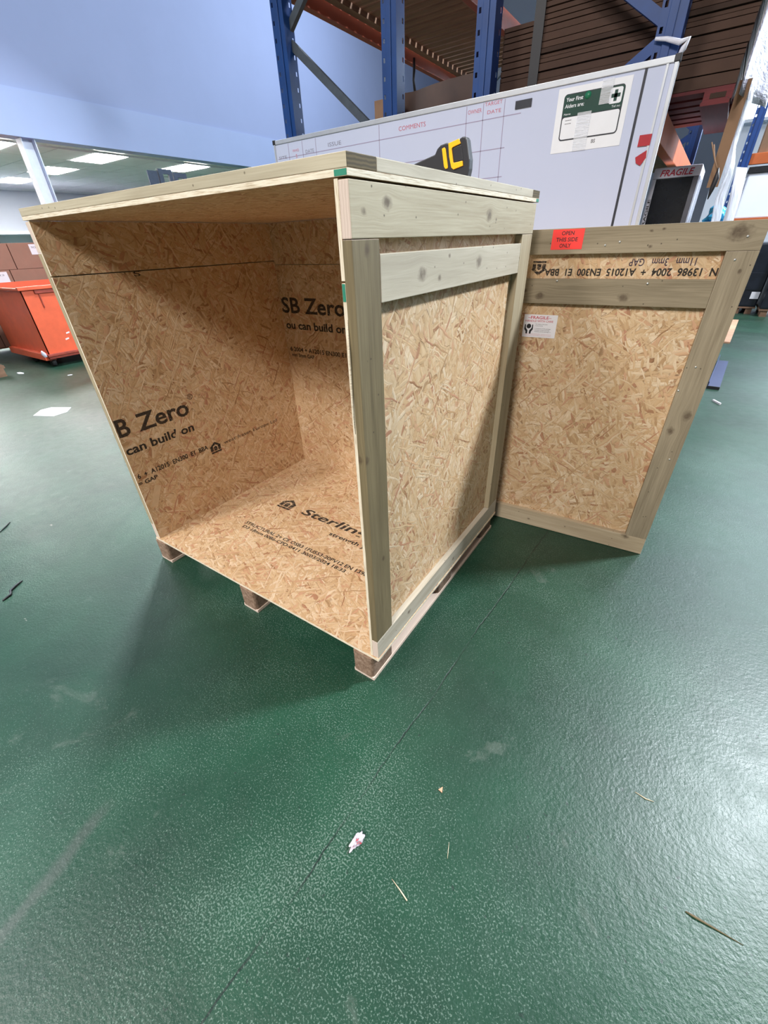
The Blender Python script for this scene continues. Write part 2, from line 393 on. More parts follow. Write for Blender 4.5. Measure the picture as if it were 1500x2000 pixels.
def house_icon(origin, u, v, s, mat, parent):
    o, u, v = Vector(origin), Vector(u), Vector(v)
    def q(pts): return [o + u * (a * s) + v * (b * s) for a, b in pts]
    vs, fs = [], []
    for poly in ([(0, 0), (1, 0), (1, .14), (0, .14)], [(0, .2), (.26, .2), (.26, .62), (0, .55)], [(.74, .2), (1, .2), (1, .55), (.74, .62)],
                 [(-.06, .58), (.5, .98), (.5, .74), (.02, .5)], [(1.06, .58), (.98, .5), (.5, .74), (.5, .98)], [(.34, .2), (.66, .2), (.66, .52), (.5, .62), (.34, .52)]):
        k = len(vs); vs += q(poly); fs.append(tuple(range(k, k + len(poly))))
    ob = mesh('print', vs, fs, mat, parent); ob['kind'] = 'stuff'
    return ob

# ------------------------------------------------------------------ materials
M = {}
M['osb'] = osb_mat('osb_board'); M['osb_edge'] = osb_edge_mat('osb_cut_edge')
WL, WD = lin(176, 163, 136), lin(138, 122, 94)
M['end_pale'] = endgrain_mat('pale_end_grain', lin(206, 188, 176), lin(184, 164, 150))
M['end_dark'] = endgrain_mat('weathered_end_grain', lin(66, 56, 36), lin(112, 96, 64))
M['wood'] = wood_mat('treated_pine', WL, WD)
M['wood_top'] = wood_mat('treated_pine_top_rail', lin(182, 172, 148), lin(148, 134, 108), [(0.045, 0.045, 0.008), (0.13, 0.062, 0.016), (0.70, 0.05, 0.02), (0.76, 0.04, 0.006)], rknots=False)
M['wood_pale'] = wood_mat('pale_planed_pine', lin(198, 189, 170), lin(162, 151, 131), [(0.19, 0.045, 0.020), (0.285, 0.03, 0.010), (0.55, 0.055, 0.02), (0.34, 0.08, 0.007)], rknots=False, grain=0.7)
M['wood_dark'] = wood_mat('greenish_treated_pine', lin(128, 114, 84), lin(88, 76, 52), [(0.72, 0.004, 0.012), (1.19, 0.05, 0.012), (0.35, 0.06, 0.010)], rknots=False)
M['wood_bot'] = wood_mat('greyed_pine', lin(196, 188, 172), lin(158, 146, 126), [(0.22, 0.05, 0.012), (0.62, 0.04, 0.010)], rknots=False)
M['wood_lid'] = wood_mat('lid_pine', lin(196, 187, 164), lin(160, 148, 124))
M['pn_top'] = wood_mat('panel_top_rail_pine', lin(168, 154, 130), lin(126, 113, 90), [(1.365, 0.055, 0.034), (1.13, 0.075, 0.006), (1.09, 0.07, 0.006), (1.10, 0.02, 0.007)], rknots=False)
M['pn_mid'] = wood_mat('panel_mid_rail_pine', lin(158, 144, 120), lin(110, 98, 76), [(0.955, 0.03, 0.020), (0.62, 0.03, 0.018), (0.55, 0.05, 0.01)], rknots=False)
M['pn_stile'] = wood_mat('panel_stile_pine', lin(170, 156, 132), lin(118, 105, 84), [(0.585, 0.03, 0.017), (0.66, 0.07, 0.02), (1.20, 0.06, 0.008)], rknots=False)
M['pn_bot'] = wood_mat('panel_bottom_rail_pine', lin(196, 180, 154), lin(160, 142, 114), [(1.345, 0.085, 0.016), (0.85, 0.04, 0.008), (1.05, 0.05, 0.005)], rknots=False)
M['ink'] = ink_mat('black_stencil_ink'); M['ink_fine'] = ink_mat('black_inkjet_ink', (0.015, 0.012, 0.01), 0.42, (150, 150, 1))
M['ink_blue'] = ink_mat('violet_black_ink', (0.03, 0.02, 0.05), 0.42, (120, 200, 1))
def chip_mat():
    s = NT('pressed_chip_block'); o = s.objc()
    v = s.noise(o, 55, 5, 0.75); c = s.ramp(v, [(0.3, lin(92, 68, 52)), (0.5, lin(128, 104, 86)), (0.66, lin(152, 130, 112)), (0.8, lin(186, 168, 150))])
    s.col(c); s.rough(0.85); s.bump(v, 0.5, 0.004); return s.m
M['chip'] = chip_mat()
M['runner'] = wood_mat('pale_runner_board', lin(222, 202, 186), lin(196, 172, 154), rknots=False)
M['screw'] = plain('zinc_screw_head', (0.75, 0.74, 0.70), 0.3, 0.6)
M['white_wall'] = plain('white_painted_wall', (0.38, 0.45, 0.70), 0.75, 0, 0.02, 1.5)
M['fascia'] = plain('white_painted_fascia', (0.42, 0.51, 0.78), 0.7, 0, 0.02, 1.5)
M['far_wall'] = plain('grey_white_far_wall', (0.62, 0.66, 0.74), 0.8, 0, 0.03, 1.0)
M['tile'] = plain('ceiling_tile', (0.86, 0.84, 0.90), 0.9, 0, 0.04, 3)
M['grid'] = plain('ceiling_grid_metal', (0.72, 0.74, 0.78), 0.5)
M['lamp'] = emis('led_panel_light', (1.0, 0.98, 0.95), 64.0)
M['column'] = plain('white_steel_column', (0.70, 0.76, 0.88), 0.5, 0, 0.03)
M['floor'] = floor_mat()
M['green_paint'] = plain('green_marker_paint', lin(44, 128, 104), 0.6)
M['tape_clear'] = plain('pale_parcel_tape', lin(200, 172, 138), 0.35)

# ------------------------------------------------------------------ setting
fl = box('floor', -24, 14, -9, 24, -0.12, 0.0, M['floor']); struct(fl)
struct(box('wall_left', -9.05, -8.80, -9, 24, 3.55, 8.5, M['white_wall']))
struct(box('trim_1', -9.05, -8.78, -9, 24, 2.98, 3.556, M['fascia']))
struct(box('wall_far_left', -17.2, -17.0, -9, 24, 0, 3.2, M['far_wall']))
struct(box('wall_back', -24, 14, 18.0, 18.2, 0, 8.5, M['far_wall']))
cl = box('ceiling', -17.0, -9.05, -4, 18, 3.06, 3.12, M['grid']); struct(cl)
PX, PY = 1.06, 0.65
tile_me = box_mesh('ceiling_tile', -PX / 2 + 0.012, PX / 2 - 0.012, -PY / 2 + 0.012, PY / 2 - 0.012, 0, 0.03, 0.003)
tile_me.materials.append(M['tile'])
lamp_pos = []
for i in range(7):
    for j in range(26):
        x = -9.19 - i * PX; y = -0.10 + j * PY
        if (i, j) in ((1, 8), (3, 8), (5, 8), (1, 11), (1, 14), (1, 5), (3, 5), (5, 5), (1, 2), (3, 2), (5, 2)):
            lamp_pos.append((x, y, (i - 1) // 2, (j - 2) // 3)); continue
        if i == 0: continue
        t = bpy.data.objects.new('ceiling_tile', tile_me); COL.objects.link(t); t.parent = cl; t.location = (x, y, 3.035)
ORD = ('first', 'second', 'third', 'fourth', 'fifth')
for (x, y, a, b) in lamp_pos:
    t = thing('ceiling_light', 'glowing LED ceiling panel, %s in from the fascia, in the %s row going back' % (ORD[a], ORD[b]), 'ceiling light', (x, y, 3.02), 0, 'LED panels in the suspended ceiling')
    box('diffuser', -PX / 2 + 0.03, PX / 2 - 0.03, -PY / 2 + 0.03, PY / 2 - 0.03, 0.006, 0.02, M['lamp'], t)
    prism('light_frame', [(-PX / 2, -PY / 2), (PX / 2, -PY / 2), (PX / 2, PY / 2), (-PX / 2, PY / 2)], 2, 0.02, 0.034, M['grid'], t)
# steel column under the fascia: an H section
cp = thing('column', 'white steel column standing under the left wall opening beside the orange skip', 'column', (-8.92, 3.30, 0)); cp['kind'] = 'structure'
box('flange', -0.09, 0.09, -0.10, -0.085, 0, 2.98, M['column'], cp); box('flange', -0.09, 0.09, 0.085, 0.10, 0, 2.98, M['column'], cp)
box('web', -0.008, 0.008, -0.085, 0.085, 0, 2.98, M['column'], cp); box('base_plate', -0.14, 0.14, -0.15, 0.15, 0, 0.015, M['column'], cp)

# ------------------------------------------------------------------ THE CRATE
XL, XR, YB, ZF0, ZF1, ZL = -1.460, 0.0, 1.162, 0.126, 0.138, 1.534     # outer left/right, back, floor sheet, underside of lid
BT, ST = 0.025, 0.010                                                  # batten and sheet thickness
crate = thing('packing_crate', 'large open wooden packing crate of strand board and pine battens on pallet runners', 'crate', (0, 0, 0))
# pallet runners
def block_mesh(wd, ln, ht):
    pts = []
    r = 0.016
    for cx, cy, a0 in ((wd / 2 - r, -ln / 2 + r, -90), (wd / 2 - r, ln / 2 - r, 0), (-wd / 2 + r, ln / 2 - r, 90), (-wd / 2 + r, -ln / 2 + r, 180)):
        for k in range(5):
            a = math.radians(a0 + 22.5 * k); pts.append((cx + r * math.cos(a), cy + r * math.sin(a)))
    n = len(pts); vs, fs = [], []
    for z, sc2 in ((0, 1.0), (ht * 0.5, 1.0), (ht, 1.0)):
        for x, y in pts: vs.append((x * sc2 + random.uniform(-.0008, .0008), y * sc2 + random.uniform(-.0008, .0008), z))
    for lv in range(2):
        for i in range(n): fs.append((lv * n + i, lv * n + (i + 1) % n, (lv + 1) * n + (i + 1) % n, (lv + 1) * n + i))
    fs += [tuple(range(n - 1, -1, -1)), tuple(range(2 * n, 3 * n))]
    me = bpy.data.meshes.new('pallet_block'); me.from_pydata(vs, [], fs); me.update(); me.materials.append(M['chip']); return me
bme = block_mesh(0.094, 0.145, 0.108)
for xc in (-0.070, -0.732, -1.418):
    batten('runner_board', xc - 0.046, xc + 0.050, -0.010, 1.195, 0.0, 0.017, M['runner'], crate, 'end_pale', 'pale bottom board of the pallet')
    for yc in (0.060, 0.600, 1.115):
        b = bpy.data.objects.new('pallet_block', bme); COL.objects.link(b); b.parent = crate; b.location = (xc, yc, 0.0172)
# sheets
fp = sheet('floor_panel', XL, XR + 0.002, -0.004, YB, ZF0, ZF1, crate)
SX0, SX1 = XL + BT, XL + BT + ST                 # left sheet
RX0, RX1 = -BT - ST, -BT                         # right sheet
BY0, BY1 = YB - BT - ST, YB - BT                 # back sheet
SEAM = 1.362
lw = sheet('left_panel', SX0, SX1, 0.0, BY1, ZF1, SEAM - 0.002, crate); lw2 = sheet('left_panel_strip', SX0, SX1, 0.0, BY1, SEAM + 0.002, ZL, crate)
rw = sheet('right_panel', RX0, RX1, 0.0, BY1, ZF1, SEAM - 0.002, crate); sheet('right_panel_strip', RX0, RX1, 0.0, BY1, SEAM + 0.002, ZL, crate)
bw = sheet('back_panel', SX1, RX0, BY0, BY1, ZF1, SEAM - 0.020, crate); sheet('back_panel_strip', SX1, RX0, BY0, BY1, SEAM - 0.0176, ZL, crate)
# battens, right side (visible) and the mirrored left side
for sgn, x0, x1 in ((1, -BT, 0.0), (-1, XL, XL + BT)):
    rt = sgn > 0
    batten('top_rail', x0, x1, 0.0, YB - 0.006, 1.438, 1.532, M['wood_top'] if rt else M['wood'], crate, 'end_pale')
    batten('bottom_rail', x0, x1, 0.0, YB - 0.006, ZF1 + 0.0005, 0.226, M['wood_bot'] if rt else M['wood'], crate, 'end_pale')
    batten('corner_post', x0, x1, -0.001, 0.096, 0.2285, 1.4365, M['wood_dark'] if rt else M['wood'], crate, 'end_pale')
    batten('corner_post', x0, x1, YB - 0.125, YB - 0.008, 0.2285, 1.4365, M['wood'], crate, 'end_pale')
    batten('middle_rail', x0 + (0.004 if rt else 0), x1 - (0.0 if rt else 0.004), 0.0975, YB - 0.127, 1.313, 1.409, M['wood_pale'] if rt else M['wood'], crate, 'end_pale')
for z0, z1 in ((1.438, 1.532), (ZF1 + 0.0005, 0.226), (1.313, 1.409)):
    batten('back_rail', XL + 0.026, XR - 0.026, BY1 + 0.0005, YB, z0, z1, M['wood'], crate)
# lid: sheet plus a frame of battens on top
lid = sheet('lid_panel', XL - 0.002, XR + 0.001, -0.003, YB + 0.012, ZL + 0.002, ZL + 0.0135, crate)
LZ0, LZ1 = ZL + 0.014, 1.571
batten('lid_front_batten', XL - 0.001, XR + 0.001, -0.003, 0.094, LZ0, LZ1, M['wood_lid'], crate, 'end_dark')
batten('lid_rear_batten', XL - 0.001, XR + 0.001, YB - 0.068, YB + 0.012, LZ0, LZ1, M['wood_lid'], crate, 'end_dark')
batten('lid_side_batten', XR - 0.093, XR + 0.001, 0.0945, YB - 0.0685, LZ0, LZ1, M['wood_pale'], crate)
batten('lid_side_batten', XL - 0.001, XL + 0.093, 0.0945, YB - 0.0685, LZ0, LZ1, M['wood_lid'], crate)
# green paint marks on the sheet edges
rect('paint_mark', (-0.030, -0.0032, ZL + 0.003), (1, 0, 0), (0, 0, 1), 0.030, 0.0095, M['green_paint'], lid, 0.0003, 'smear of green paint on the lid corner')
rect('paint_mark', (0.0012, YB - 0.02, ZL + 0.003), (0, 1, 0), (0, 0, 1), 0.030, 0.0095, M['green_paint'], lid, 0.0003)
rect('paint_mark', (RX0 + 0.001, -0.0004, 1.325), (1, 0, 0), (0, 0, 1), 0.008, 0.034, M['green_paint'], rw, 0.0003)
# a split splinter lifting off the right sheet edge
tube('splinter', [(-0.026, -0.001, 1.29), (-0.024, -0.006, 1.22), (-0.028, -0.003, 1.10), (-0.028, 0.0, 1.02)], [0.0008, 0.003, 0.003, 0.0008], M['osb_edge'], rw, 6)
# printing on the boards
Ux, Uy, Uz = (1, 0, 0), (0, 1, 0), (0, 0, 1)
lx = SX1 + 0.0006
text('B', (lx, 0.004, 0.712), Uy, Uz, 0.058, 0.084, M['ink'], lw, bold=0.02)
text('Zero', (lx, 0.100, 0.710), Uy, Uz, 0.272, 0.084, M['ink'], lw, bold=0.02)
text('®', (lx, 0.384, 0.782), Uy, Uz, 0.030, 0.030, M['ink_fine'], lw)
text('can build on', (lx, 0.006, 0.622), Uy, Uz, 0.365, 0.044, M['ink_fine'], lw, bold=0.025)
text('6  +  A12015  EN300  E1  BBA', (lx, 0.012, 0.494), Uy, Uz, 0.405, 0.026, M['ink_fine'], lw, bold=0.025)
text('= GAP', (lx, 0.004, 0.458), Uy, Uz, 0.10, 0.022, M['ink_fine'], lw, bold=0.025)
house_icon((lx, 0.430, 0.456), Uy, Uz, 0.066, M['ink_fine'], lw)
text('west fraser Europe Ltd', (lx, 0.522, 0.478), Uy, Uz, 0.415, 0.026, M['ink_fine'], lw)
for (y0, z0, y1, z1, wd) in ((0.036, 0.322, 0.090, 0.424, 0.034), (0.262, 0.606, 0.297, 0.690, 0.022)):
    bar('tape_strip', (lx, y0, z0), (lx, y1, z1), wd, 0.0005, M['tape_clear'], lw, (1, 0, 0), 'strip of pale parcel tape')
by = BY0 - 0.0006
text('SB Zero', (-1.418, by, 1.098), Ux, Uz, 0.475, 0.084, M['ink'], bw, bold=0.02)
text('ou can build on', (-1.405, by, 1.012), Ux, Uz, 0.462, 0.044, M['ink_fine'], bw, bold=0.025)
text('6 2004 + A12015 EN300 E1 BBA', (-1.40, by, 0.884), Ux, Uz, 0.53, 0.026, M['ink_fine'], bw, bold=0.025)
text('mm 3mm GAP', (-1.392, by, 0.852), Ux, Uz, 0.185, 0.022, M['ink_fine'], bw, bold=0.025)
fz = ZF1 + 0.0006
house_icon((-1.125, 0.562, fz), Ux, Uy, 0.10, M['ink'], fp)
text('Sterling', (-0.945, 0.556, fz), Ux, Uy, 0.47, 0.078, M['ink'], fp, bold=0.02, shear=0.15)
text('strength you can build on', (-0.668, 0.492, fz), Ux, Uy, 0.60, 0.036, M['ink_fine'], fp, bold=0.02)
text('STRUCTURAL 2+ CE OSB3 1FU553-20PV12 EN 13986', (-1.145, 0.338, fz), Ux, Uy, 0.86, 0.024, M['ink_fine'], fp, bold=0.02)
text('D3 18mm 0086-CPD-0411 30/03/2024 18:33', (-1.128, 0.306, fz), Ux, Uy, 0.72, 0.022, M['ink_fine'], fp, bold=0.02)
text('S', (SX1 + 0.0006, 0.31, 1.343), Uy, Uz, 0.030, 0.018, M['ink_fine'], lw)

# ------------------------------------------------------------------ detached front panel
pn = thing('crate_front_panel', 'detached pine-framed strand board front panel standing upright behind the crate', 'panel', (0.739, 1.366, 0.0), math.radians(3.14))
PW, PH = 1.44, 1.452
ps = sheet('board', -PW, 0.0, 0.025, 0.035, 0.002, PH - 0.001, pn)
tr = batten('top_rail', -PW, 0.0, 0.0, 0.0246, 1.362, PH, M['pn_top'], pn, 'end_dark')
batten('middle_rail', -PW + 0.097, -0.0965, 0.002, 0.0246, 1.175, 1.272, M['pn_mid'], pn)
batten('stile', -0.096, 0.0, 0.0, 0.0246, 0.098, 1.3612, M['pn_stile'], pn)
batten('stile', -PW, -PW + 0.0965, 0.0, 0.0246, 0.098, 1.3612, M['pn_stile'], pn)
batten('bottom_rail', -PW, 0.0, 0.0, 0.0246, 0.002, 0.0972, M['pn_bot'], pn)
for x, z in ((-0.062, 1.335), (-0.315, 1.258), (-0.66, 1.265), (-0.06, 0.96), (-0.05, 1.405), (-0.50, 1.39), (-0.45, 1.40), (-0.09, 0.86), (-0.03, 0.55)):
    disc('screw', (x, 0.0, z), (0, -1, 0), 0.004, 0.0012, M['screw'], pn, 10)
pyf = 0.0244
text('N  13986  2004  +  A12015  EN300  E1  BBA', (-0.098, pyf, 1.309), (-1, 0, 0), (0, 0, -1), 0.625, 0.028, M['ink_fine'], ps, bold=0.025)
text('11mm   3mm   GAP', (-0.175, pyf, 1.342), (-1, 0, 0), (0, 0, -1), 0.225, 0.026, M['ink_blue'], ps, bold=0.008)
house_icon((-0.722, pyf, 1.338), (-1, 0, 0), (0, 0, -1), 0.056, M['ink'], ps)
M['fluo'] = plain('fluorescent_red_paper', lin(255, 62, 56), 0.5, 0, 0.04); M['sticker_white'] = plain('white_sticker_paper', lin(226, 222, 226), 0.45, 0, 0.02)
M['black_print'] = paint_print('black_print', (0.012, 0.012, 0.015)); M['red_print'] = paint_print('red_print', lin(190, 30, 60)); M['grey_print'] = paint_print('grey_print', lin(120, 118, 124))
s1 = rect('sticker', (-0.708, -0.0003, 1.379), Ux, Uz, 0.122, 0.070, M['fluo'], pn, 0.0006, 'fluorescent red sticker reading OPEN THIS SIDE ONLY')
for body, x, z, wd in (('OPEN', -0.672, 1.4285, 0.048), ('THIS SIDE', -0.691, 1.4065, 0.084), ('ONLY', -0.674, 1.3855, 0.044)):
    text(body, (x, -0.0012, z), Ux, Uz, wd, 0.0142, M['black_print'], s1, bold=0.015)
s2 = rect('sticker', (-0.783, pyf - 0.0002, 1.028), Ux, Uz, 0.150, 0.098, M['sticker_white'], pn, 0.0006, 'white sticker with pink lettering reading FRAGILE HANDLE WITH CARE')
yy = pyf - 0.0011
text('–FRAGILE–', (-0.765, yy, 1.107), Ux, Uz, 0.105, 0.013, M['red_print'], s2, bold=0.012)
text('HANDLE WITH CARE', (-0.775, yy, 1.0945), Ux, Uz, 0.125, 0.0085, M['red_print'], s2, bold=0.006)
for i, (z, wd) in enumerate(((1.083, 0.055), (1.0765, 0.035), (1.064, 0.072), (1.0575, 0.068), (1.051, 0.074))):
    text('The contents of this package may be fragile'[i:i + 26], (-0.728, yy, z), Ux, Uz, wd, 0.0042, M['black_print'], s2, bold=0.01)
for z in (1.0405, 1.0345): text('please check all packing before removal of contents', (-0.770, yy, z), Ux, Uz, 0.12, 0.0032, M['red_print'], s2)
# hands-and-parcel pictogram
pic = []
vs, fs = [], []
def addp(poly):
    k = len(vs); vs.extend([(x, yy, z) for x, z in poly]); fs.append(tuple(range(k, k + len(poly))))
cx, cz = -0.756, 1.0755
addp([(cx + 0.0105 * math.cos(a * math.pi / 6), cz + 0.0105 * math.sin(a * math.pi / 6)) for a in range(12)])
for sg in (1, -1):
    addp([(cx + sg * 0.019, 1.083), (cx + sg * 0.0145, 1.083), (cx + sg * 0.0135, 1.068), (cx + sg * 0.004, 1.057), (cx + sg * 0.004, 1.043), (cx + sg * 0.012, 1.043), (cx + sg * 0.0125, 1.052), (cx + sg * 0.020, 1.062)])
for f_ in fs: mesh('print', [vs[q] for q in f_], [tuple(range(len(f_)))], M['black_print'], s2)

# ------------------------------------------------------------------ hand saw on the lid
M['saw_black'] = plain('black_rubber_grip', (0.012, 0.014, 0.02), 0.45, 0, 0.2); M['saw_yellow'] = plain('yellow_plastic', lin(244, 180, 18), 0.4, 0, 0.05)
M['steel'] = plain('bright_steel', (0.55, 0.56, 0.58), 0.3, 0.9)
saw = thing('hand_saw', 'yellow and black handled hand saw lying across the crate lid', 'saw', (-0.14, 0.75, 1.571))
bodyp = [(-0.165, 0.066), (-0.1309, 0.0737), (-0.0743, 0.0853), (-0.0662, 0.0983), (-0.055, 0.1058), (-0.0353, 0.109), (-0.0268, 0.1075), (0.01, 0.1138), (0.0178, 0.1171), (0.0286, 0.1158), (0.0332, 0.1093), (0.0454, 0.0624), (0.0456, 0.040), (0.042, 0.020), (0.030, 0.004), (0.018, 0.0005), (-0.060, 0.0005), (-0.10, 0.010), (-0.13, 0.022), (-0.165, 0.030)]
hb = prism('handle', bodyp, 1, -0.014, 0.014, M['saw_black'], saw, 0.003, 'black rubber handle')
prism('grip', [(-0.0268, 0.1066), (0.0086, 0.1135), (0.0149, 0.1019), (-0.0107, 0.0962), (-0.0147, 0.0928), (-0.0069, 0.0597), (-0.004, 0.0584), (0.0244, 0.0606), (0.026, 0.0487), (-0.0057, 0.0422), (-0.0131, 0.0473), (-0.0219, 0.074)], 1, -0.018, 0.018, M['saw_yellow'], saw, 0.0012, 'yellow plastic grip')
prism('grip', [(-0.0488, 0.0964), (-0.0404, 0.0989), (-0.0359, 0.095), (-0.0255, 0.0505), (-0.0274, 0.0466), (-0.0346, 0.0463), (-0.0392, 0.0518)], 1, -0.017, 0.017, M['saw_yellow'], saw, 0.0012, 'yellow plastic grip')
prism('handle_recess', [(-0.0100, 0.0935), (0.0160, 0.0985), (0.0255, 0.0618), (-0.0050, 0.0605)], 1, -0.0155, 0.0155, M['saw_black'], saw, 0.001)
prism('blade', [(-0.15, 0.066), (-0.15, 0.006), (-0.60, 0.004), (-0.60, 0.026)], 1, -0.0006, 0.0006, M['steel'], saw)

# ------------------------------------------------------------------ whiteboard
M['wb'] = plain('glossy_whiteboard', (0.55, 0.60, 0.78), 0.16, 0, 0.01, 3)
M['alu'] = plain('aluminium_frame', (0.62, 0.65, 0.70), 0.35, 0.5, 0.05); M['cap'] = plain('black_corner_cap', (0.02, 0.02, 0.025), 0.5)
M['pen_red'] = paint_print('red_marker', lin(196, 110, 128), 0.4); M['pen_grey'] = paint_print('grey_marker', lin(140, 140, 158), 0.4); M['pen_line'] = paint_print('faded_marker_line', lin(158, 148, 176), 0.4)
M['tape_black'] = plain('black_tape', (0.02, 0.022, 0.035), 0.5)
WX0, WX1, WZ0, WZ1, WY = -2.165, 0.262, 0.84, 2.045, 2.0
wbt = thing('whiteboard', 'long glossy whiteboard with a faded handwritten table fixed to the rack uprights', 'whiteboard', (0, WY, 0))
wp = box('board', WX0 + 0.01, WX1 - 0.01, -0.012, 0.006, WZ0 + 0.01, WZ1 - 0.01, M['wb'], wbt)
box('frame_rail', WX0, WX1, -0.018, 0.010, WZ1 - 0.022, WZ1, M['alu'], wbt, 0.002); box('frame_rail', WX0, WX1, -0.018, 0.010, WZ0, WZ0 + 0.022, M['alu'], wbt, 0.002)
box('frame_rail', WX0, WX0 + 0.014, -0.018, 0.010, WZ0 + 0.022, WZ1 - 0.022, M['alu'], wbt, 0.002); box('frame_rail', WX1 - 0.016, WX1, -0.018, 0.010, WZ0 + 0.022, WZ1 - 0.022, M['alu'], wbt, 0.002)
box('frame_rail', WX1 - 0.046, WX1 - 0.036, -0.0165, -0.012, WZ0 + 0.022, WZ1 - 0.022, M['alu'], wbt, 0.001)
for cxx in (WX0 - 0.004, WX1 - 0.02): box('corner_cap', cxx, cxx + 0.024, -0.021, 0.012, WZ1 - 0.022, WZ1 + 0.003, M['cap'], wbt, 0.003)
yw = -0.0128
def pen(body, x, z, wd, ht, m): text(body, (x, yw, z), Ux, Uz, wd, ht, m, wp, name='handwriting')
pen('COMMENTS', -1.13, 1.972, 0.18, 0.020, M['pen_red']); pen('OWNER', -0.692, 1.985, 0.078, 0.016, M['pen_red']); pen('TARGET', -0.598, 2.004, 0.095, 0.014, M['pen_red'])
pen('DATE', -0.582, 1.972, 0.075, 0.014, M['pen_red']); pen('ISSUE', -1.675, 1.962, 0.11, 0.020, M['pen_grey']); pen('WHO', -1.995, 1.968, 0.06, 0.014, M['pen_red'])
pen('5', -1.968, 1.935, 0.012, 0.020, M['pen_red']); pen('DATE', -1.875, 1.950, 0.075, 0.018, M['pen_grey']); pen('SITE', -2.13, 1.942, 0.075, 0.016, M['pen_grey'])
def pline(x0, z0, x1, z1, wd=0.0035): bar('ruled_line', (x0, yw + 0.0004, z0), (x1, yw + 0.0004, z1), wd, 0.0006, M['pen_line'], wp)
for z, x0, x1 in ((1.945, -2.14, -0.40), (1.82, -2.14, -0.47), (1.70, -2.14, -0.47), (1.58, -2.14, -0.47)): pline(x0, z, x1, z + 0.008)
for x in (-2.03, -1.90, -1.78, -1.27, -0.70, -0.605, -0.49): pline(x, 1.45, x, 2.018)
bar('tape_line', (0.142, yw, WZ0 + 0.03), (0.142, yw, 2.022), 0.011, 0.0012, M['tape_black'], wp, label='vertical strip of black tape')
# poster, magnets
M['paper'] = plain('white_laminated_paper', (0.80, 0.82, 0.88), 0.28, 0, 0.02); M['poster_green'] = plain('dark_green_print', lin(22, 62, 52), 0.35, 0, 0.1); M['spot_green'] = plain('green_dot', lin(34, 120, 88), 0.4)
po = thing('first_aid_poster', 'laminated green and white first aid poster taped to the whiteboard', 'poster', (0, WY - 0.0125, 0))
rect('sheet', (-0.222, 0, 1.775), Ux, Uz, 0.318, 0.236, M['paper'], po, 0.001)
bl = rect('card_border', (-0.192, -0.0012, 1.820), Ux, Uz, 0.264, 0.168, M['tape_black'], po, 0.0006, rad=0.014)
rect('card_field', (-0.187, -0.0020, 1.825), Ux, Uz, 0.254, 0.080, M['paper'], po, 0.0006, rad=0.010)
rect('card_header', (-0.190, -0.0020, 1.908), Ux, Uz, 0.260, 0.077, M['poster_green'], po, 0.0006, rad=0.010)
text('Your First', (-0.181, -0.0030, 1.961), Ux, Uz, 0.076, 0.014, M['paper'], po, bold=0.02); text('Aiders are:', (-0.183, -0.0030, 1.938), Ux, Uz, 0.086, 0.014, M['paper'], po, bold=0.012)
text('Name', (-0.182, -0.0030, 1.913), Ux, Uz, 0.030, 0.007, M['paper'], po); text('Tel no', (0.028, -0.0030, 1.913), Ux, Uz, 0.036, 0.008, M['paper'], po)
for z in (1.892, 1.880): text('xxxxxx'.replace('x', '-'), (-0.172, -0.0030, z), Ux, Uz, 0.028, 0.003, M['grey_print'], po)
disc('green_dot', (-0.085, -0.0022, 1.972), (0, -1, 0), 0.014, 0.0008, M['spot_green'], po, 20)
rect('cross_field', (0.012, -0.0028, 1.926), Ux, Uz, 0.052, 0.054, M['paper'], po, 0.0004, rad=0.008)
rect('cross', (0.031, -0.0034, 1.934), Ux, Uz, 0.013, 0.038, M['poster_green'], po, 0.0004); rect('cross', (0.0185, -0.0034, 1.9465), Ux, Uz, 0.038, 0.013, M['poster_green'], po, 0.0004)
text('BS', (-0.035, -0.0016, 1.797), Ux, Uz, 0.018, 0.014, M['grey_print'], po, bold=0.02)
s = NT('crinkled_clear_tape'); s.col((0.9, 0.93, 1.0)); s.rough(0.22); s.b.inputs['Alpha'].default_value = 0.32; s.bump(s.noise(s.mapping(s.objc(), (30, 30, 160)), 1, 3), 0.9, 0.006); M['crinkle'] = s.m
rect('clear_tape', (-0.030, -0.0048, 1.93), Ux, Uz, 0.050, 0.085, M['crinkle'], po, 0.0005, 'crinkled shiny clear tape'); rect('clear_tape', (-0.118, -0.0048, 1.775), Ux, Uz, 0.062, 0.140, M['crinkle'], po, 0.0005)
M['magnet_red'] = plain('red_magnet', lin(170, 30, 46), 0.4)
tag(rect('magnet', (0.176, WY - 0.013, 1.760), Ux, Uz, 0.050, 0.040, M['magnet_red'], None, 0.004), 'red rectangular magnet near the right end of the whiteboard', 'magnet', 'red magnets on the whiteboard')
tag(prism('magnet', [(0.178, 1.722), (0.220, 1.744), (0.224, 1.716), (0.206, 1.690), (0.186, 1.700)], 1, WY - 0.017, WY - 0.013, M['magnet_red']), 'red five-sided magnet below the rectangular one on the whiteboard', 'magnet', 'red magnets on the whiteboard')
tag(rect('magnet', (-0.432, WY - 0.013, 1.970), Ux, Uz, 0.082, 0.030, M['tape_black'], None, 0.004), 'small black magnetic strip near the top of the whiteboard', 'magnet')

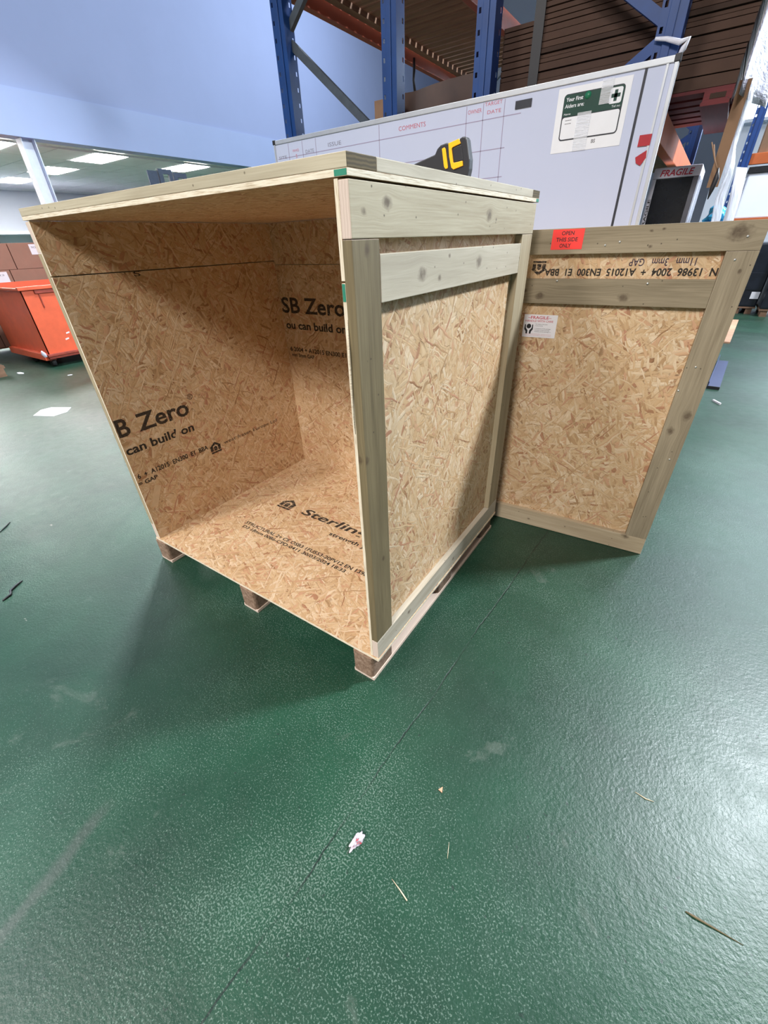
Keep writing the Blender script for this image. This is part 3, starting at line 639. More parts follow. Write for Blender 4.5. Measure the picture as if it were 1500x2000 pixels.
# ------------------------------------------------------------------ pallet racks
M['rack_blue'] = plain('blue_rack_paint', (0.003, 0.042, 0.19), 0.42, 0, 0.15, 6); M['rack_orange'] = plain('orange_rack_paint', (0.46, 0.10, 0.022), 0.75, 0, 0.15, 5)
M['rack_red'] = plain('red_oxide_rack_paint', (0.26, 0.045, 0.014), 0.5, 0, 0.15, 5)  # left rack beams: orange paint darkened, their shade is put into the colour
M['brace'] = plain('galvanised_brace', (0.05, 0.065, 0.085), 0.5, 0.0, 0.2); M['slat'] = wood_mat('deck_slat_wood', lin(142, 108, 84), lin(92, 66, 48), rknots=False)
def perforated(name, p0, u, wd, ht, th, nrm, hole_u, hw, hh, pitch, mat, parent, z_off=0.03):
    """vertical plate of width wd along u with a column of rectangular holes"""
    u = Vector(u); nrm = Vector(nrm); p0 = Vector(p0); vs, fs = [], []
    def quad(a0, a1, z0, z1):
        k = len(vs)
        for dn in (0, th):
            for a, z in ((a0, z0), (a1, z0), (a1, z1), (a0, z1)): vs.append(p0 + u * a + nrm * dn + Vector((0, 0, z)))
        for f in ((0, 1, 2, 3), (7, 6, 5, 4), (0, 4, 5, 1), (1, 5, 6, 2), (2, 6, 7, 3), (3, 7, 4, 0)): fs.append(tuple(k + i for i in f))
    quad(0, hole_u, 0, ht); quad(hole_u + hw, wd, 0, ht)
    z = 0.0; zz = z_off
    while zz + hh < ht:
        quad(hole_u, hole_u + hw, z, zz); z = zz + hh; zz += pitch
    quad(hole_u, hole_u + hw, z, ht)
    return mesh(name, vs, fs, mat, parent)
def upright(x, y, parent, ht=5.2, holes='side'):
    # open C section: perforated face, two webs, back lips
    w_, d_ = 0.098, 0.085
    o = perforated('upright', (x - w_ / 2, y - d_ / 2, 0), (1, 0, 0), w_, ht, 0.003, (0, -1, 0), 0.010, 0.012, 0.020, 0.075, M['rack_blue'], parent)
    perforated('upright_web', (x + w_ / 2, y - d_ / 2, 0), (0, 1, 0), d_, ht, 0.003, (-1, 0, 0), d_ - 0.026, 0.014, 0.022, 0.075, M['rack_blue'], o)
    perforated('upright_web', (x - w_ / 2, y - d_ / 2, 0), (0, 1, 0), d_, ht, 0.003, (1, 0, 0), d_ - 0.026, 0.014, 0.022, 0.075, M['rack_blue'], o)
    box('upright_rib', x - 0.016, x + 0.016, y - d_ / 2 - 0.010, y - d_ / 2 - 0.004, 0, ht, M['rack_blue'], o, 0.002)
    return o
FY, RY = 2.075, 4.78
def rack(label, xa, xb, deckz, n_slat, beam_x):
    r = thing('pallet_rack', label, 'rack', ((xa + xb) / 2, FY, 0))
    cx = (xa + xb) / 2
    for y in (0.0, RY - FY):
        for x in (xa - cx, xb - cx): upright(x, y, r); box('foot_plate', x - 0.07, x + 0.07, y - 0.07, y + 0.07, 0, 0.006, M['rack_blue'], r)
    for zb in deckz:
        for x in (xa - cx - 0.03, xb - cx + 0.03):
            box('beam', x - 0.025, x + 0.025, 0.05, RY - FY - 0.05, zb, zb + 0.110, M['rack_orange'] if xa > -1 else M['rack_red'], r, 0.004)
        sme = box_mesh('deck_slat', -(xb - xa) / 2 + 0.03, (xb - xa) / 2 - 0.03, -0.036, 0.036, 0, 0.022, 0.002, end_axis=0); sme.materials.append(M['slat']); sme.materials.append(M['slat'])
        for k in range(n_slat):
            o = bpy.data.objects.new('deck_slat', sme); COL.objects.link(o); o.parent = r; o.location = (0, 0.09 + k * (RY - FY - 0.15) / n_slat, zb + 0.092)
        for x in (xa - cx + 0.055, xb - cx - 0.055): box('deck_rail', x - 0.03, x + 0.03, 0.06, RY - FY - 0.06, zb + 0.060, zb + 0.0915, M['slat'], r)
    return r
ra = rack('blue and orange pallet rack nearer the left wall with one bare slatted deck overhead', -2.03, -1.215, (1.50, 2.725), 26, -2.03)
rb = rack('blue and orange pallet rack holding the tall stack of flat cardboard behind the whiteboard', -0.645, 0.190, (1.785, 3.05), 26, 0.27)
def brace(r, x0, z0, x1, z1, y, m):
    c = r.location.x
    bar('brace', (x0 - c, y, z0), (x1 - c, y, z1), 0.042, 0.030, m, r, (0, 1, 0))
for y in (0.02, RY - FY + 0.02):
    brace(ra, -2.02, 2.52, -1.235, 1.905, y, M['brace']); brace(ra, -2.02, 2.55, -1.235, 3.15, y, M['brace']); brace(ra, -1.235, 1.88, -2.02, 1.25, y, M['brace']); brace(ra, -2.02, 3.75, -1.235, 3.17, y, M['brace'])
    brace(rb, 0.175, 2.165, -0.63, 2.72, y, M['rack_blue']); brace(rb, 0.175, 2.135, -0.63, 1.62, y, M['rack_blue']); brace(rb, -0.63, 2.75, 0.175, 3.3, y, M['rack_blue'])
cb = rb.location.x
disc('bolt', (0.170 - cb, -0.002, 2.152), (0, -1, 0), 0.009, 0.012, M['screw'], rb, 8); disc('bolt', (-2.015 - ra.location.x, -0.002, 2.535), (0, -1, 0), 0.009, 0.012, M['screw'], ra, 8)
# knotted white plastic tie round the right upright, above the whiteboard corner
M['film'] = None
s = NT('clear_stretch_film'); s.col((0.86, 0.88, 0.98)); s.rough(0.18); s.b.inputs['Alpha'].default_value = 0.42; s.bump(s.noise(s.mapping(s.objc(), (60, 60, 12)), 1, 3), 0.9, 0.01); M['film'] = s.m
s = NT('milky_plastic_sheet'); s.col(s.mix(s.noise(s.objc(), 12, 3), (0.66, 0.68, 0.82), (0.86, 0.87, 0.96))); s.rough(0.3); s.b.inputs['Alpha'].default_value = 0.85; s.bump(s.noise(s.mapping(s.objc(), (40, 40, 10)), 1, 3), 0.8, 0.01); M['milky'] = s.m
s = NT('grey_stretch_film'); s.col(s.mix(s.noise(s.mapping(s.objc(), (8, 8, 30)), 1, 3), (0.16, 0.15, 0.20), (0.40, 0.38, 0.46))); s.rough(0.35); s.b.inputs['Alpha'].default_value = 0.9; s.bump(s.noise(s.mapping(s.objc(), (20, 20, 60)), 1, 3), 0.8, 0.01); M['film_grey'] = s.m
tag(tube('plastic_tie', [(0.145, 2.015, 2.115), (0.19, 2.008, 2.105), (0.245, 2.006, 2.085), (0.275, 2.008, 2.092), (0.262, 2.010, 2.065), (0.248, 2.012, 2.040)], [0.006, 0.008, 0.010, 0.007, 0.012, 0.006], M['milky'], None, 8), 'twisted white plastic tie round the rack upright at the whiteboard corner', 'tie')

# --- red pallet with the wrapped stack of flat cardboard (rack on the right)
M['pallet_red'] = wood_mat('red_painted_pallet', lin(112, 30, 36), lin(78, 18, 24), rknots=False); M['card'] = plain('brown_cardboard', lin(72, 51, 41), 0.85, 0, 0.12, 9)  # cardboard darkened: the shade inside the racks is put into its colour
M['card2'] = plain('light_brown_cardboard', lin(140, 110, 86), 0.85, 0, 0.1, 7); M['card_dark'] = plain('dark_brown_cardboard', lin(57, 40, 32), 0.9, 0, 0.12, 9)  # the dark cardboard also carries the rack's shade in its colour
SYF, SYB, SX_0, SX_1 = 2.20, 3.02, -0.62, 0.485
rp = thing('pallet', 'red painted pallet under the stack of flat cardboard on the rack', 'pallet', (0, SYF, 1.900))
for x in (-0.56, -0.07, 0.42):
    box('bottom_board', x - 0.055, x + 0.055, 0.0, SYB - SYF, 0.0005, 0.014, M['pallet_red'], rp)
    for y in (0.05, 0.41, 0.77): box('pallet_block', x - 0.05, x + 0.06, y - 0.05, y + 0.05, 0.014, 0.048, M['pallet_red'], rp)
for k in range(6): box('deck_board', -0.61, 0.48, 0.0 + k * 0.145, 0.10 + k * 0.145, 0.048, 0.060, M['pallet_red'], rp)
rect('stamp', (0.395, -0.0012, 0.022), Ux, Uz, 0.06, 0.018, M['card_dark'], rp, 0.0006)
stk = thing('cardboard_stack', 'tall strapped stack of flattened brown cardboard sheets wrapped in film on the rack', 'cardboard stack', (0, SYF, 1.962))
z = 0.0; k = 0
while z < 0.78:
    h_ = random.choice((0.016, 0.020, 0.024, 0.018, 0.030))
    if k < 2: h_ = 0.045
    dx, dy = random.uniform(-0.008, 0.008), random.uniform(-0.006, 0.012)
    box('cardboard_sheet', -0.425 + dx, SX_1 - 0.004 + dx * 0.4, dy, SYB - SYF + dy, z, z + h_ - 0.0035, random.choice((M['card'], M['card'], M['card_dark'])), stk)
    z += h_; k += 1
box('cardboard_sheet', SX_0, -0.44, 0.02, SYB - SYF, 0.0, 0.17, M['card'], stk)
z = 0.172
while z < 0.36:
    h_ = random.choice((0.02, 0.026)); box('cardboard_sheet', SX_0, -0.44 + random.uniform(-.01, 0), 0.02, SYB - SYF, z, z + h_ - 0.004, M['card'], stk); z += h_
box('strap', -0.455, -0.405, -0.012, -0.009, -0.004, 0.79, M['cap'], stk)
box('edge_protector', SX_1 + 0.003, SX_1 + 0.05, 0.08, 0.085, -0.36, 0.02, M['card2'], stk, label='light brown cardboard edge strip hanging below the stack')
def film_sheet(name, x, y0, y1, z0, z1, amp, mat, parent, seed, nx=10, nz=14, lean=0.0, label=None, skew=0.0):
    rnd = random.Random(seed); vs, fs = [], []
    ph = [rnd.uniform(0, 6) for _ in range(6)]
    for i in range(nz + 1):
        for j in range(nx + 1):
            t, q = i / nz, j / nx
            dx = amp * (math.sin(7 * q + ph[0] + 3 * t) + 0.6 * math.sin(13 * q + ph[1] - 5 * t) + 0.4 * math.sin(17 * t + ph[2]))
            vs.append((x + dx + lean * (1 - t) + skew * q, y0 + (y1 - y0) * (q * (0.55 + 0.45 * t) + 0.02 * math.sin(9 * t + ph[3])), z0 + (z1 - z0) * t))
    for i in range(nz):
        for j in range(nx): a = i * (nx + 1) + j; fs.append((a, a + 1, a + nx + 2, a + nx + 1))
    o = mesh(name, vs, fs, mat, parent, label, smooth=True)
    m = o.modifiers.new('thickness', 'SOLIDIFY'); m.thickness = 0.0008
    return o
film_sheet('stretch_film', SX_1 + 0.012, 0.0, 0.80, -0.04, 0.78, 0.006, M['film_grey'], stk, 3, skew=0.12)
film_sheet('stretch_film', SX_1 + 0.045, 0.12, 0.42, -0.62, 0.0, 0.014, M['film'], stk, 5, lean=0.05, label='clear stretch film hanging loose below the stack')
tube('black_cord', [(SX_1 + 0.03, 0.02, -0.29), (SX_1 + 0.035, 0.02, -0.33), (SX_1 + 0.03, 0.018, -0.37), (SX_1 + 0.026, 0.02, -0.41)], [0.003, 0.012, 0.010, 0.002], M['cap'], stk)
for pz in ((0.0, -0.19, 0.02), (0.012, -0.20, -0.01)): tube('cord', [(SX_1 - 0.03 + pz[0], 0.03, pz[1]), (SX_1 + 0.005, 0.02, -0.26), (SX_1 + 0.028, 0.02, -0.30)], 0.0025, M['card2'], stk)

# --- carton and loose board on the left rack
ct = thing('open_carton', 'open brown cardboard carton with a curled top edge on the left rack', 'carton', (0, 2.60, 1.615))
zb = -1.615
prof = [(-1.463, 2.269), (-1.434, 2.274), (-1.361, 2.284), (-1.263, 2.288), (-1.132, 2.292), (-1.06, 2.297), (-0.91, 2.295)]
front = [(-1.463, 1.604)] + prof + [(-0.91, 1.604)]
front = [(a, b + zb + (0.001 if b < 1.7 else 0)) for a, b in front]
# curved front: left end bends forward
def curled(name, y_off, m):
    vs, fs = [], []; n = 24
    for i in range(n + 1):
        x = -1.463 + (0.553) * i / n; t = i / n
        zt = 2.262 + 0.035 * (1 - (1 - t) ** 3); y = y_off - 0.10 * max(0, 1 - t / 0.22) ** 2
        vs += [(x, y, 0.001), (x, y, zt + zb)]
    for i in range(n): fs.append((2 * i, 2 * i + 2, 2 * i + 3, 2 * i + 1))
    o = mesh(name, vs, fs, m, ct, smooth=True); md = o.modifiers.new('t', 'SOLIDIFY'); md.thickness = 0.006; return o
curled('front_flap', 0.0, M['card']); box('back_side', -1.40, -0.91, 0.50, 0.506, 0.001, 0.62, M['card'], ct); box('right_side', -0.916, -0.91, 0.008, 0.5, 0.001, 0.62, M['card'], ct); box('left_side', -1.40, -1.394, 0.02, 0.5, 0.001, 0.60, M['card'], ct); box('base', -1.39, -0.92, 0.01, 0.498, 0.001, 0.007, M['card'], ct)
tag(box('loose_cardboard', -1.607, -1.385, 2.440, 2.466, 1.616, 2.238, [M['card2'], M['card_dark']], None, 0.001, edge_axis=1), 'upright light brown cardboard board behind the second blue upright', 'cardboard')
tag(tube('hanging_strap', [(-1.975, 3.6, 2.735), (-1.975, 3.60, 2.66), (-1.980, 3.60, 2.60), (-1.965, 3.60, 2.53)], [0.010, 0.012, 0.010, 0.012], M['cap'], None, 6), 'black strap hanging from the orange beam of the left rack', 'strap')

# --- taped black box behind the front panel
M['box_black'] = plain('black_wrapped_box', (0.012, 0.013, 0.016), 0.25, 0, 0.2); M['tape_white'] = plain('white_fragile_tape', (0.78, 0.76, 0.86), 0.3, 0, 0.05); M['foam_grey'] = plain('grey_foam_side', (0.16, 0.16, 0.19), 0.6)
fb = thing('black_carton', 'tall black box bound with white FRAGILE tape behind the whiteboard end', 'box', (0.19, 2.70, 0))
box('body', 0.012, 0.225, 0.006, 0.42, 0.0, 1.685, [M['box_black']], fb, 0.004)
tb = box('tape_band', 0.0, 0.235, 0.0, 0.43, 1.685, 1.736, M['tape_white'], fb, 0.006, label='white tape with red FRAGILE lettering')
text('FRAGILE', (0.035, -0.0012, 1.694), Ux, Uz, 0.165, 0.030, M['red_print'], tb, bold=0.02, shear=0.2)
td = box('tape_band', 0.0, 0.020, -0.001, 0.02, 0.0, 1.6845, M['tape_white'], fb)
for i in range(3): text('FRAGILE', (0.018, -0.0022, 1.02 + i * 0.21), (0, 0, 1), (-1, 0, 0), 0.15, 0.014, M['black_print'], td, bold=0.02)
box('corner_strip', 0.205, 0.232, -0.002, 0.02, 0.0, 1.6845, M['foam_grey'], fb, 0.002); box('side_wrap', 0.2255, 0.237, 0.02, 0.42, 0.0, 1.6845, M['film'], fb)
# milky sheets hanging / leaning on the right, behind the front panel's corner
a = film_sheet('plastic_sheet', 0.61, 2.62, 3.1, 0.0, 1.70, 0.02, M['milky'], None, 11, lean=0.12); tag(a, 'crumpled milky plastic sheet draped on the right of the black box', 'plastic sheet')
M['cyan'] = plain('cyan_plastic_bag', lin(60, 170, 220), 0.25, 0, 0.3, 20)
def blob(name, c, r, mat, seed, sub=3, amp=0.25, sc_=(1, 1, 1)):
    rnd = random.Random(seed); bm = bmesh.new(); bmesh.ops.create_icosphere(bm, subdivisions=sub, radius=r)
    dirs = [(Vector((rnd.gauss(0, 1), rnd.gauss(0, 1), rnd.gauss(0, 1))).normalized(), rnd.uniform(3, 9), rnd.uniform(0, 6)) for _ in range(7)]
    for v in bm.verts:
        n = v.co.normalized(); f = 1 + amp * sum(math.sin(n.dot(d) * fr + p) for d, fr, p in dirs) / 3.0
        v.co = Vector((v.co.x * f * sc_[0], v.co.y * f * sc_[1], v.co.z * f * sc_[2]))
    zmin = min(v.co.z for v in bm.verts)
    for v in bm.verts: v.co.z -= zmin; v.co += Vector(c)
    me = bpy.data.meshes.new(name); bm.to_mesh(me); bm.free()
    return link(name, me, mat)
st = thing('steel_shelf', 'narrow steel shelf carrying a cyan plastic bag beyond the black box', 'shelf', (0.56, 4.0, 0))
box('shelf_board', -0.14, 0.2, -0.10, 0.3, 1.42, 1.44, M['rack_blue'], st)
for x in (-0.13, 0.19):
    for y in (-0.09, 0.29): box('leg', x - 0.012, x + 0.012, y - 0.012, y + 0.012, 0, 1.42, M['rack_blue'], st)
tag(blob('plastic_bag', (0.56, 4.02, 1.4402), 0.075, M['cyan'], 4, 3, 0.3, (1, 1, 0.8)), 'crumpled cyan plastic bag beyond the black taped box', 'bag')

# --- rack and goods across the far aisle on the right
rc = thing('pallet_rack', 'distant blue pallet rack at the right edge beyond the plastic film', 'rack', (0.62, 6.6, 0))
for x in (0.0, 2.7): upright(x, 0.0, rc, 4.2)
for z_ in (1.42, 2.02):
    box('beam', 0.05, 2.65, -0.03, 0.02, z_, z_ + 0.10, M['rack_orange'], rc, 0.004); box('shelf_board', 0.03, 2.67, 0.025, 0.8, z_ + 0.07, z_ + 0.10, M['card2'], rc)
tag(box('cardboard_box', 0.72, 1.25, 6.62, 7.1, 2.1205, 2.42, M['card2'], None, 0.004), 'brown cardboard box on the distant rack at the right edge', 'box')
M['white_sheet'] = plain('white_sheet_goods', (0.80, 0.82, 0.92), 0.4, 0, 0.04, 2)
wsx = thing('white_carton', 'white carton with a black lid strip on the distant rack at the right edge', 'carton', (0.70, 6.58, 1.5205))
box('body', 0.0, 0.9, 0.0, 0.6, 0.0, 0.42, M['white_sheet'], wsx, 0.01); box('lid', -0.01, 0.91, -0.01, 0.61, 0.4205, 0.48, M['box_black'], wsx, 0.004)
M['window_glow'] = emis('bright_window', (0.72, 0.86, 1.0), 12.0); M['win_frame'] = plain('white_window_frame', (0.7, 0.75, 0.85), 0.5)
wn = struct(box('window_1', 2.4, 8.0, 12.0, 12.03, 3.15, 6.2, M['window_glow']))
wn2 = struct(box('window_2', 0.38, 0.98, 12.0, 12.03, 3.15, 3.64, M['window_glow']))
for zz_ in (3.10, 3.64): box('window_frame', 0.34, 1.0, 11.96, 12.05, zz_, zz_ + 0.05, M['win_frame'], wn2)
box('window_frame', 0.34, 0.38, 11.96, 12.05, 3.15, 3.64, M['win_frame'], wn2)
for x in (2.36, 3.4, 4.95, 6.5, 7.98): box('window_frame', x, x + 0.05, 11.96, 12.05, 3.10, 6.25, M['win_frame'], wn)
for zz_ in (3.10, 4.65, 6.2): box('window_frame', 2.36, 8.03, 11.96, 12.05, zz_, zz_ + 0.05, M['win_frame'], wn)
M['door_glow'] = emis('daylit_roller_door', (0.80, 0.92, 1.0), 2.6)
dr = struct(box('door_1', 1.95, 7.0, 12.0, 12.04, 0.0, 3.0, M['door_glow']))
for q in range(1, 10): box('door_slat_joint', 1.95, 7.0, 11.99, 11.999, q * 0.3, q * 0.3 + 0.02, M['win_frame'], dr)
struct(box('wall_right_back', 0.2, 14, 12.06, 12.2, 0, 8.5, M['far_wall']))
M['wrap_black'] = plain('black_pallet_wrap', (0.010, 0.012, 0.020), 0.3, 0, 0.4, 5, bump=0.5)
for i, (x0, x1, y0, h_, lb) in enumerate(((1.05, 1.62, 10.6, 1.18, 'black film wrapped pallet load in the far aisle, left of two'), (1.66, 2.6, 10.3, 1.26, 'black film wrapped pallet load in the far aisle at the right edge'))):
    p = thing('wrapped_pallet', lb, 'pallet', (x0, y0, 0), 0, 'black wrapped pallets in the far aisle')
    box('load', 0.0, x1 - x0, 0.0, 0.9, 0.13, h_, M['wrap_black'], p, 0.03); box('load_layer', 0.02, x1 - x0 - 0.02, -0.012, 0.0, 0.42, h_ * 0.6, M['wrap_black'], p, 0.004)
    for q in (0.04, (x1 - x0) / 2 - 0.05, x1 - x0 - 0.14): box('pallet_block', q, q + 0.10, 0.02, 0.88, 0.0, 0.10, M['slat'], p)
    box('pallet_deck', 0, x1 - x0, 0.0, 0.9, 0.10, 0.129, M['slat'], p)
    if i == 0: rect('label', (0.42, -0.0135, 0.27), Ux, Uz, 0.13, 0.12, M['sticker_white'], p, 0.001)

# --- things lying on the floor to the right of the panel
M['navy'] = plain('navy_metal', lin(56, 64, 98), 0.45, 0, 0.06)
an = thing('metal_angle', 'navy blue metal angle lying on the floor right of the front panel', 'metal angle', (1.08, 5.5, 0), math.radians(-4))
box('flange', -0.06, 0.05, -0.70, 0.70, 0.0, 0.006, M['navy'], an); box('flange', -0.062, -0.054, -0.70, 0.70, 0.006, 0.07, M['navy'], an); box('end_cap', -0.06, 0.05, -0.715, -0.701, 0.0, 0.03, M['cap'], an)
M['pine_off'] = wood_mat('pinkish_board', lin(206, 164, 134), lin(180, 132, 104), rknots=False)
tag(bar('board_offcut', (1.16, 7.42, 0.011), (1.32, 9.65, 0.011), 0.10, 0.022, M['pine_off'], None, (0, 0, 1)), 'pinkish flat board lying on the floor of the far aisle', 'board')
tag(bar('marker_pen', (1.03, 4.36, 0.008), (1.09, 4.26, 0.008), 0.016, 0.016, M['sticker_white'], None, (0, 0, 1)), 'small white tube on the floor near the navy metal angle', 'tube')

# ------------------------------------------------------------------ left background
M['skip'] = plain('orange_skip_paint', (0.72, 0.115, 0.045), 0.45, 0, 0.10, 5, bump=0.1); M['skip_dark'] = plain('scuffed_skip_edge', (0.30, 0.045, 0.025), 0.6, 0, 0.3, 12); M['tyre'] = plain('black_rubber', (0.015, 0.015, 0.016), 0.7)
sk = thing('tipping_skip', 'orange steel tipping skip on castors at the left edge behind the crate', 'skip', (-7.20, 1.76, 0))
SW, SL, SZ0, SZ1, TH = 1.9, 1.45, 0.17, 1.03, 0.012
prism('front_wall', [(0.0, SZ0), (SW, SZ0), (SW, SZ1), (0.0, SZ1)], 0, -TH, 0.0, M['skip'], sk)
prism('back_wall', [(0.0, SZ0), (SW, SZ0), (SW, SZ1 + 0.06), (0.0, SZ1 + 0.06)], 0, -SL, -SL + TH, M['skip'], sk)
for y in (0.0, SW - TH): box('side_wall', -SL, 0, y, y + TH, SZ0, SZ1, M['skip'], sk)
box('base', -SL, 0.03, -0.02, SW + 0.02, SZ0 - 0.05, SZ0, M['skip_dark'], sk, 0.004)
box('lip', -0.03, 0.045, -0.03, SW + 0.03, SZ0 - 0.015, SZ0 + 0.02, M['skip_dark'], sk, 0.006)
box('rim', -0.025, 0.03, -0.03, SW + 0.03, SZ1, SZ1 + 0.045, M['skip'], sk, 0.006)
for y in (-0.03, SW - 0.01): box('rim', -SL, -0.026, y, y + 0.045, SZ1, SZ1 + 0.03, M['skip'], sk, 0.006)
for y in (0.20, 0.46): box('rib', 0.0, 0.012, y, y + 0.012, 0.80, SZ1 - 0.02, M['skip_dark'], sk)
box('latch_plate', 0.0, 0.02, 0.16, 0.52, SZ1 - 0.05, SZ1 - 0.005, M['skip_dark'], sk, 0.004)
for q in (0.3, 0.34): rect('scratch', (0.0005, q, 0.34 + (q - 0.3) * 2), (0, 1, 0.2), (0, 0, 1), 0.05, 0.02, M['sticker_white'], sk)
box('chassis', -SL + 0.1, -0.02, -0.06, 0.0, 0.105, 0.20, M['skip'], sk, 0.006); box('chassis', -SL + 0.1, -0.02, SW, SW + 0.06, 0.105, 0.20, M['skip'], sk, 0.006)
for x in (-0.10, -0.75):
    for y in (0.02, SW - 0.06):
        box('castor_fork', x - 0.05, x + 0.05, y - 0.02, y + 0.07, 0.085, 0.119, M['skip_dark'], sk); tube('castor_wheel', [(x, y, 0.06), (x, y + 0.05, 0.06)], 0.06, M['tyre'], sk, 18)
tag(tube('plastic_bag', [(-7.11, 1.66, 0.26), (-7.15, 1.68, 0.22), (-7.13, 1.69, 0.17)], [0.01, 0.03, 0.02], M['milky'], None, 7), 'scrap of clear film caught on the corner of the orange skip', 'film scrap')
# cartons stacked behind the skip
M['carton'] = plain('kraft_carton', lin(150, 112, 94), 0.85, 0, 0.06, 5)
pb = thing('pallet', 'wooden pallet under the stacked brown cartons behind the orange skip', 'pallet', (-9.75, 1.2, 0))
for y in (0.1, 1.2, 2.3): box('stringer', 0, 0.66, y, y + 0.1, 0, 0.10, M['slat'], pb)
for k in range(5): box('deck_board', 0.01 + k * 0.13, 0.11 + k * 0.13, 0.05, 2.45, 0.101, 0.12, M['slat'], pb)
cmn = ['leftmost', 'second from the left', 'third from the left', 'rightmost']
for lv in range(4):
    for c in range(4):
        y0 = 1.26 + c * 0.56 + (0.12 if lv % 2 else 0.0); z0 = 0.121 + lv * 0.376
        b = thing('carton', 'brown shipping carton, %s in the %s row behind the orange skip' % (cmn[c], ['bottom', 'second', 'third', 'top'][lv]), 'carton', (-9.12, y0, z0), 0, 'cartons behind the orange skip')
        box('body', -0.5, 0.0, 0.0, 0.55, 0.0, 0.372, M['carton'], b, 0.004); box('tape', -0.28, -0.22, 0.0, 0.55, 0.3722, 0.374, M['tape_clear'], b)
        if (lv, c) in ((3, 2), (2, 1), (3, 3)):
            lb = rect('label', (0.0005, 0.30, 0.20), Uy, Uz, 0.20, 0.15, M['sticker_white'], b, 0.001); text('PACK 24', (0.0025, 0.33, 0.29), Uy, Uz, 0.12, 0.03, M['grey_print'], lb, bold=0.01)
# white bench line beyond
bn = thing('bench', 'long white bench against the far wall beyond the cartons', 'bench', (-14.5, 0, 0))
box('worktop', -0.5, 0.5, -4, 10, 1.90, 1.96, M['column'], bn); box('back_panel', -0.5, -0.46, -4, 10, 0.0, 1.899, M['far_wall'], bn)
for y in (-3.9, 3.0, 9.9): box('leg', 0.38, 0.46, y - 0.04, y + 0.04, 0, 1.899, M['column'], bn)
# dark frames on a tall stand seen above the lid
M['slate'] = plain('slate_blue_plastic', (0.035, 0.05, 0.085), 0.5)
fr = thing('display_stand', 'dark slate display frames on a stand under the suspended ceiling', 'stand', (-8.0, 4.66, 0))
box('pole', -0.03, 0.03, 0.35, 0.41, 0.0, 2.20, M['slate'], fr); box('base', -0.25, 0.25, 0.1, 0.65, 0.0, 0.02, M['slate'], fr); box('cross_bar', -0.02, 0.02, 0.0, 0.78, 2.20, 2.24, M['slate'], fr)
box('panel', -0.02, 0.0, 0.0, 0.19, 2.241, 2.62, M['slate'], fr)
for y0, y1, zt in ((0.20, 0.47, 2.655), (0.49, 0.76, 2.62)):
    box('frame_side', -0.02, 0.02, y0, y0 + 0.08, 2.241, zt, M['slate'], fr); box('frame_side', -0.02, 0.02, y1 - 0.07, y1, 2.241, zt, M['slate'], fr); box('frame_top', -0.02, 0.02, y0 + 0.08, y1 - 0.07, zt - 0.07, zt, M['slate'], fr)
# wooden pallets at the left edge
for i, (z0, dx, lb) in enumerate(((0.0, 0.0, 'lower of two stacked wooden pallets at the left edge beside the skip'), (0.146, -0.05, 'upper of two stacked wooden pallets at the left edge beside the skip'))):
    p = thing('pallet', lb, 'pallet', (-7.28 + dx, 0.30, z0), 0, 'pallets at the left edge')
    for y in (0.02, 0.40, 0.78):
        box('bottom_board', -1.0, 0.0, y, y + 0.10, 0.0, 0.018, M['slat'], p)
        for x in (-0.98, -0.55, -0.12): box('pallet_block', x, x + 0.12, y + 0.003, y + 0.097, 0.018, 0.105, M['slat'], p)
    for k in range(6): box('deck_board', -1.0 + k * 0.18, -0.9 + k * 0.18, 0.0, 0.90, 0.105, 0.123, M['slat'], p)
    box('deck_lead_board', -1.0, 0.0, 0.0, 0.09, 0.1232, 0.143, M['slat'], p); box('deck_lead_board', -1.0, 0.0, 0.81, 0.90, 0.1232, 0.143, M['slat'], p)

# ------------------------------------------------------------------ litter
M['litter_white'] = plain('white_scrap_paper', (0.82, 0.82, 0.86), 0.6, 0, 0.04)
tag(prism('paper_sheet', [(-4.93, 0.635), (-5.07, 0.76), (-5.06, 0.86), (-4.846, 0.975), (-4.72, 0.88), (-4.70, 0.74)], 2, 0.0005, 0.0025, M['litter_white']), 'white sheet of paper lying on the floor left of the crate', 'paper')
for (x, y, w_, h_, lb) in ((-7.36, 1.32, 0.16, 0.05, 'torn white paper scrap on the floor beside the pallets'), (-6.47, 1.63, 0.05, 0.05, 'small white paper scrap on the floor in front of the skip')):
    tag(prism('paper_scrap', [(x, y), (x + w_ * 0.6, y - 0.01), (x + w_, y + h_ * 0.6), (x + w_ * 0.7, y + h_), (x + 0.01, y + h_ * 0.8)], 2, 0.0005, 0.006, M['litter_white']), lb, 'paper scrap')
s = NT('crumpled_wrapper'); n_ = s.noise(s.objc(), 60, 2, 0.5); s.col(s.ramp(n_, [(0.0, lin(214, 206, 214)), (0.55, lin(196, 184, 196)), (0.63, lin(120, 100, 108)), (0.68, lin(206, 60, 66)), (0.72, lin(206, 196, 206))])); s.rough(0.4); M['wrapper'] = s.m
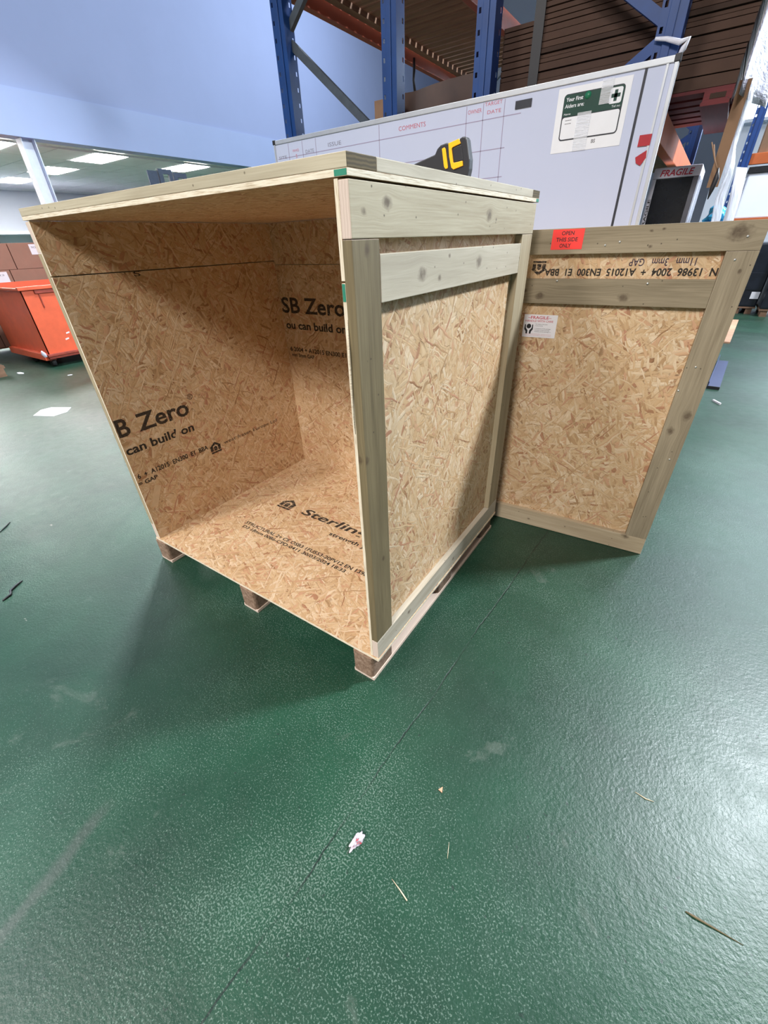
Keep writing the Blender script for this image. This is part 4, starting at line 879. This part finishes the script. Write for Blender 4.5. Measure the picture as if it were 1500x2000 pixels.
cpz = blob('crumpled_wrapper', (0.234, -0.460, 0.0), 0.013, M['wrapper'], 21, 4, 0.45, (0.75, 1.5, 0.6)); cpz.data.polygons.foreach_set('use_smooth', [False] * len(cpz.data.polygons)); tag(cpz, 'small crumpled pink-white wrapper on the green floor in front of the crate', 'wrapper')
M['splinter'] = wood_mat('pale_splinter', lin(216, 204, 178), lin(186, 170, 140), rknots=False)
def sliver(name, pts, r, m, label, cat): tag(tube(name, [(x, y, rr + 0.0002) for (x, y), rr in zip(pts, r)], r, m, None, 6), label, cat)
sliver('wood_splinter', [(0.362, -0.474), (0.392, -0.481), (0.419, -0.489)], [0.0007, 0.0016, 0.0018], M['splinter'], 'pale wood splinter on the floor below the crumpled wrapper', 'splinter')
sliver('wood_splinter', [(0.454, -0.317), (0.460, -0.335), (0.467, -0.353)], [0.0004, 0.0009, 0.0004], M['splinter'], 'thin straw-like splinter on the floor right of the crumpled wrapper', 'splinter')
sliver('wood_splinter', [(0.871, 0.107), (0.90, 0.103), (0.921, 0.108)], [0.0008, 0.0018, 0.0008], M['splinter'], 'curved pale splinter on the shiny floor at the right', 'splinter')
sliver('wood_splinter', [(1.012, -0.122), (1.03, -0.122), (1.129, -0.116)], [0.0015, 0.003, 0.0006], M['wood_dark'], 'dark-tipped splinter on the floor near the lower right corner', 'splinter')
sliver('cable_tie', [(-1.925, -0.525), (-1.905, -0.56), (-1.885, -0.59), (-1.865, -0.595), (-1.85, -0.60), (-1.835, -0.64)], [0.003, 0.006, 0.006, 0.005, 0.006, 0.004], M['cap'], 'bent black strip of plastic on the floor at the left edge', 'plastic strip')
sliver('cable_tie', [(-2.66, -0.335), (-2.62, -0.37), (-2.58, -0.415)], [0.002, 0.004, 0.002], M['cap'], 'thin black twig-like strip on the floor at the far left', 'plastic strip')
tag(prism('wood_chip', [(0.366, -0.214), (0.380, -0.216), (0.374, -0.200)], 2, 0.0004, 0.003, M['pine_off']), 'tiny pink triangular chip on the floor right of centre', 'wood chip')
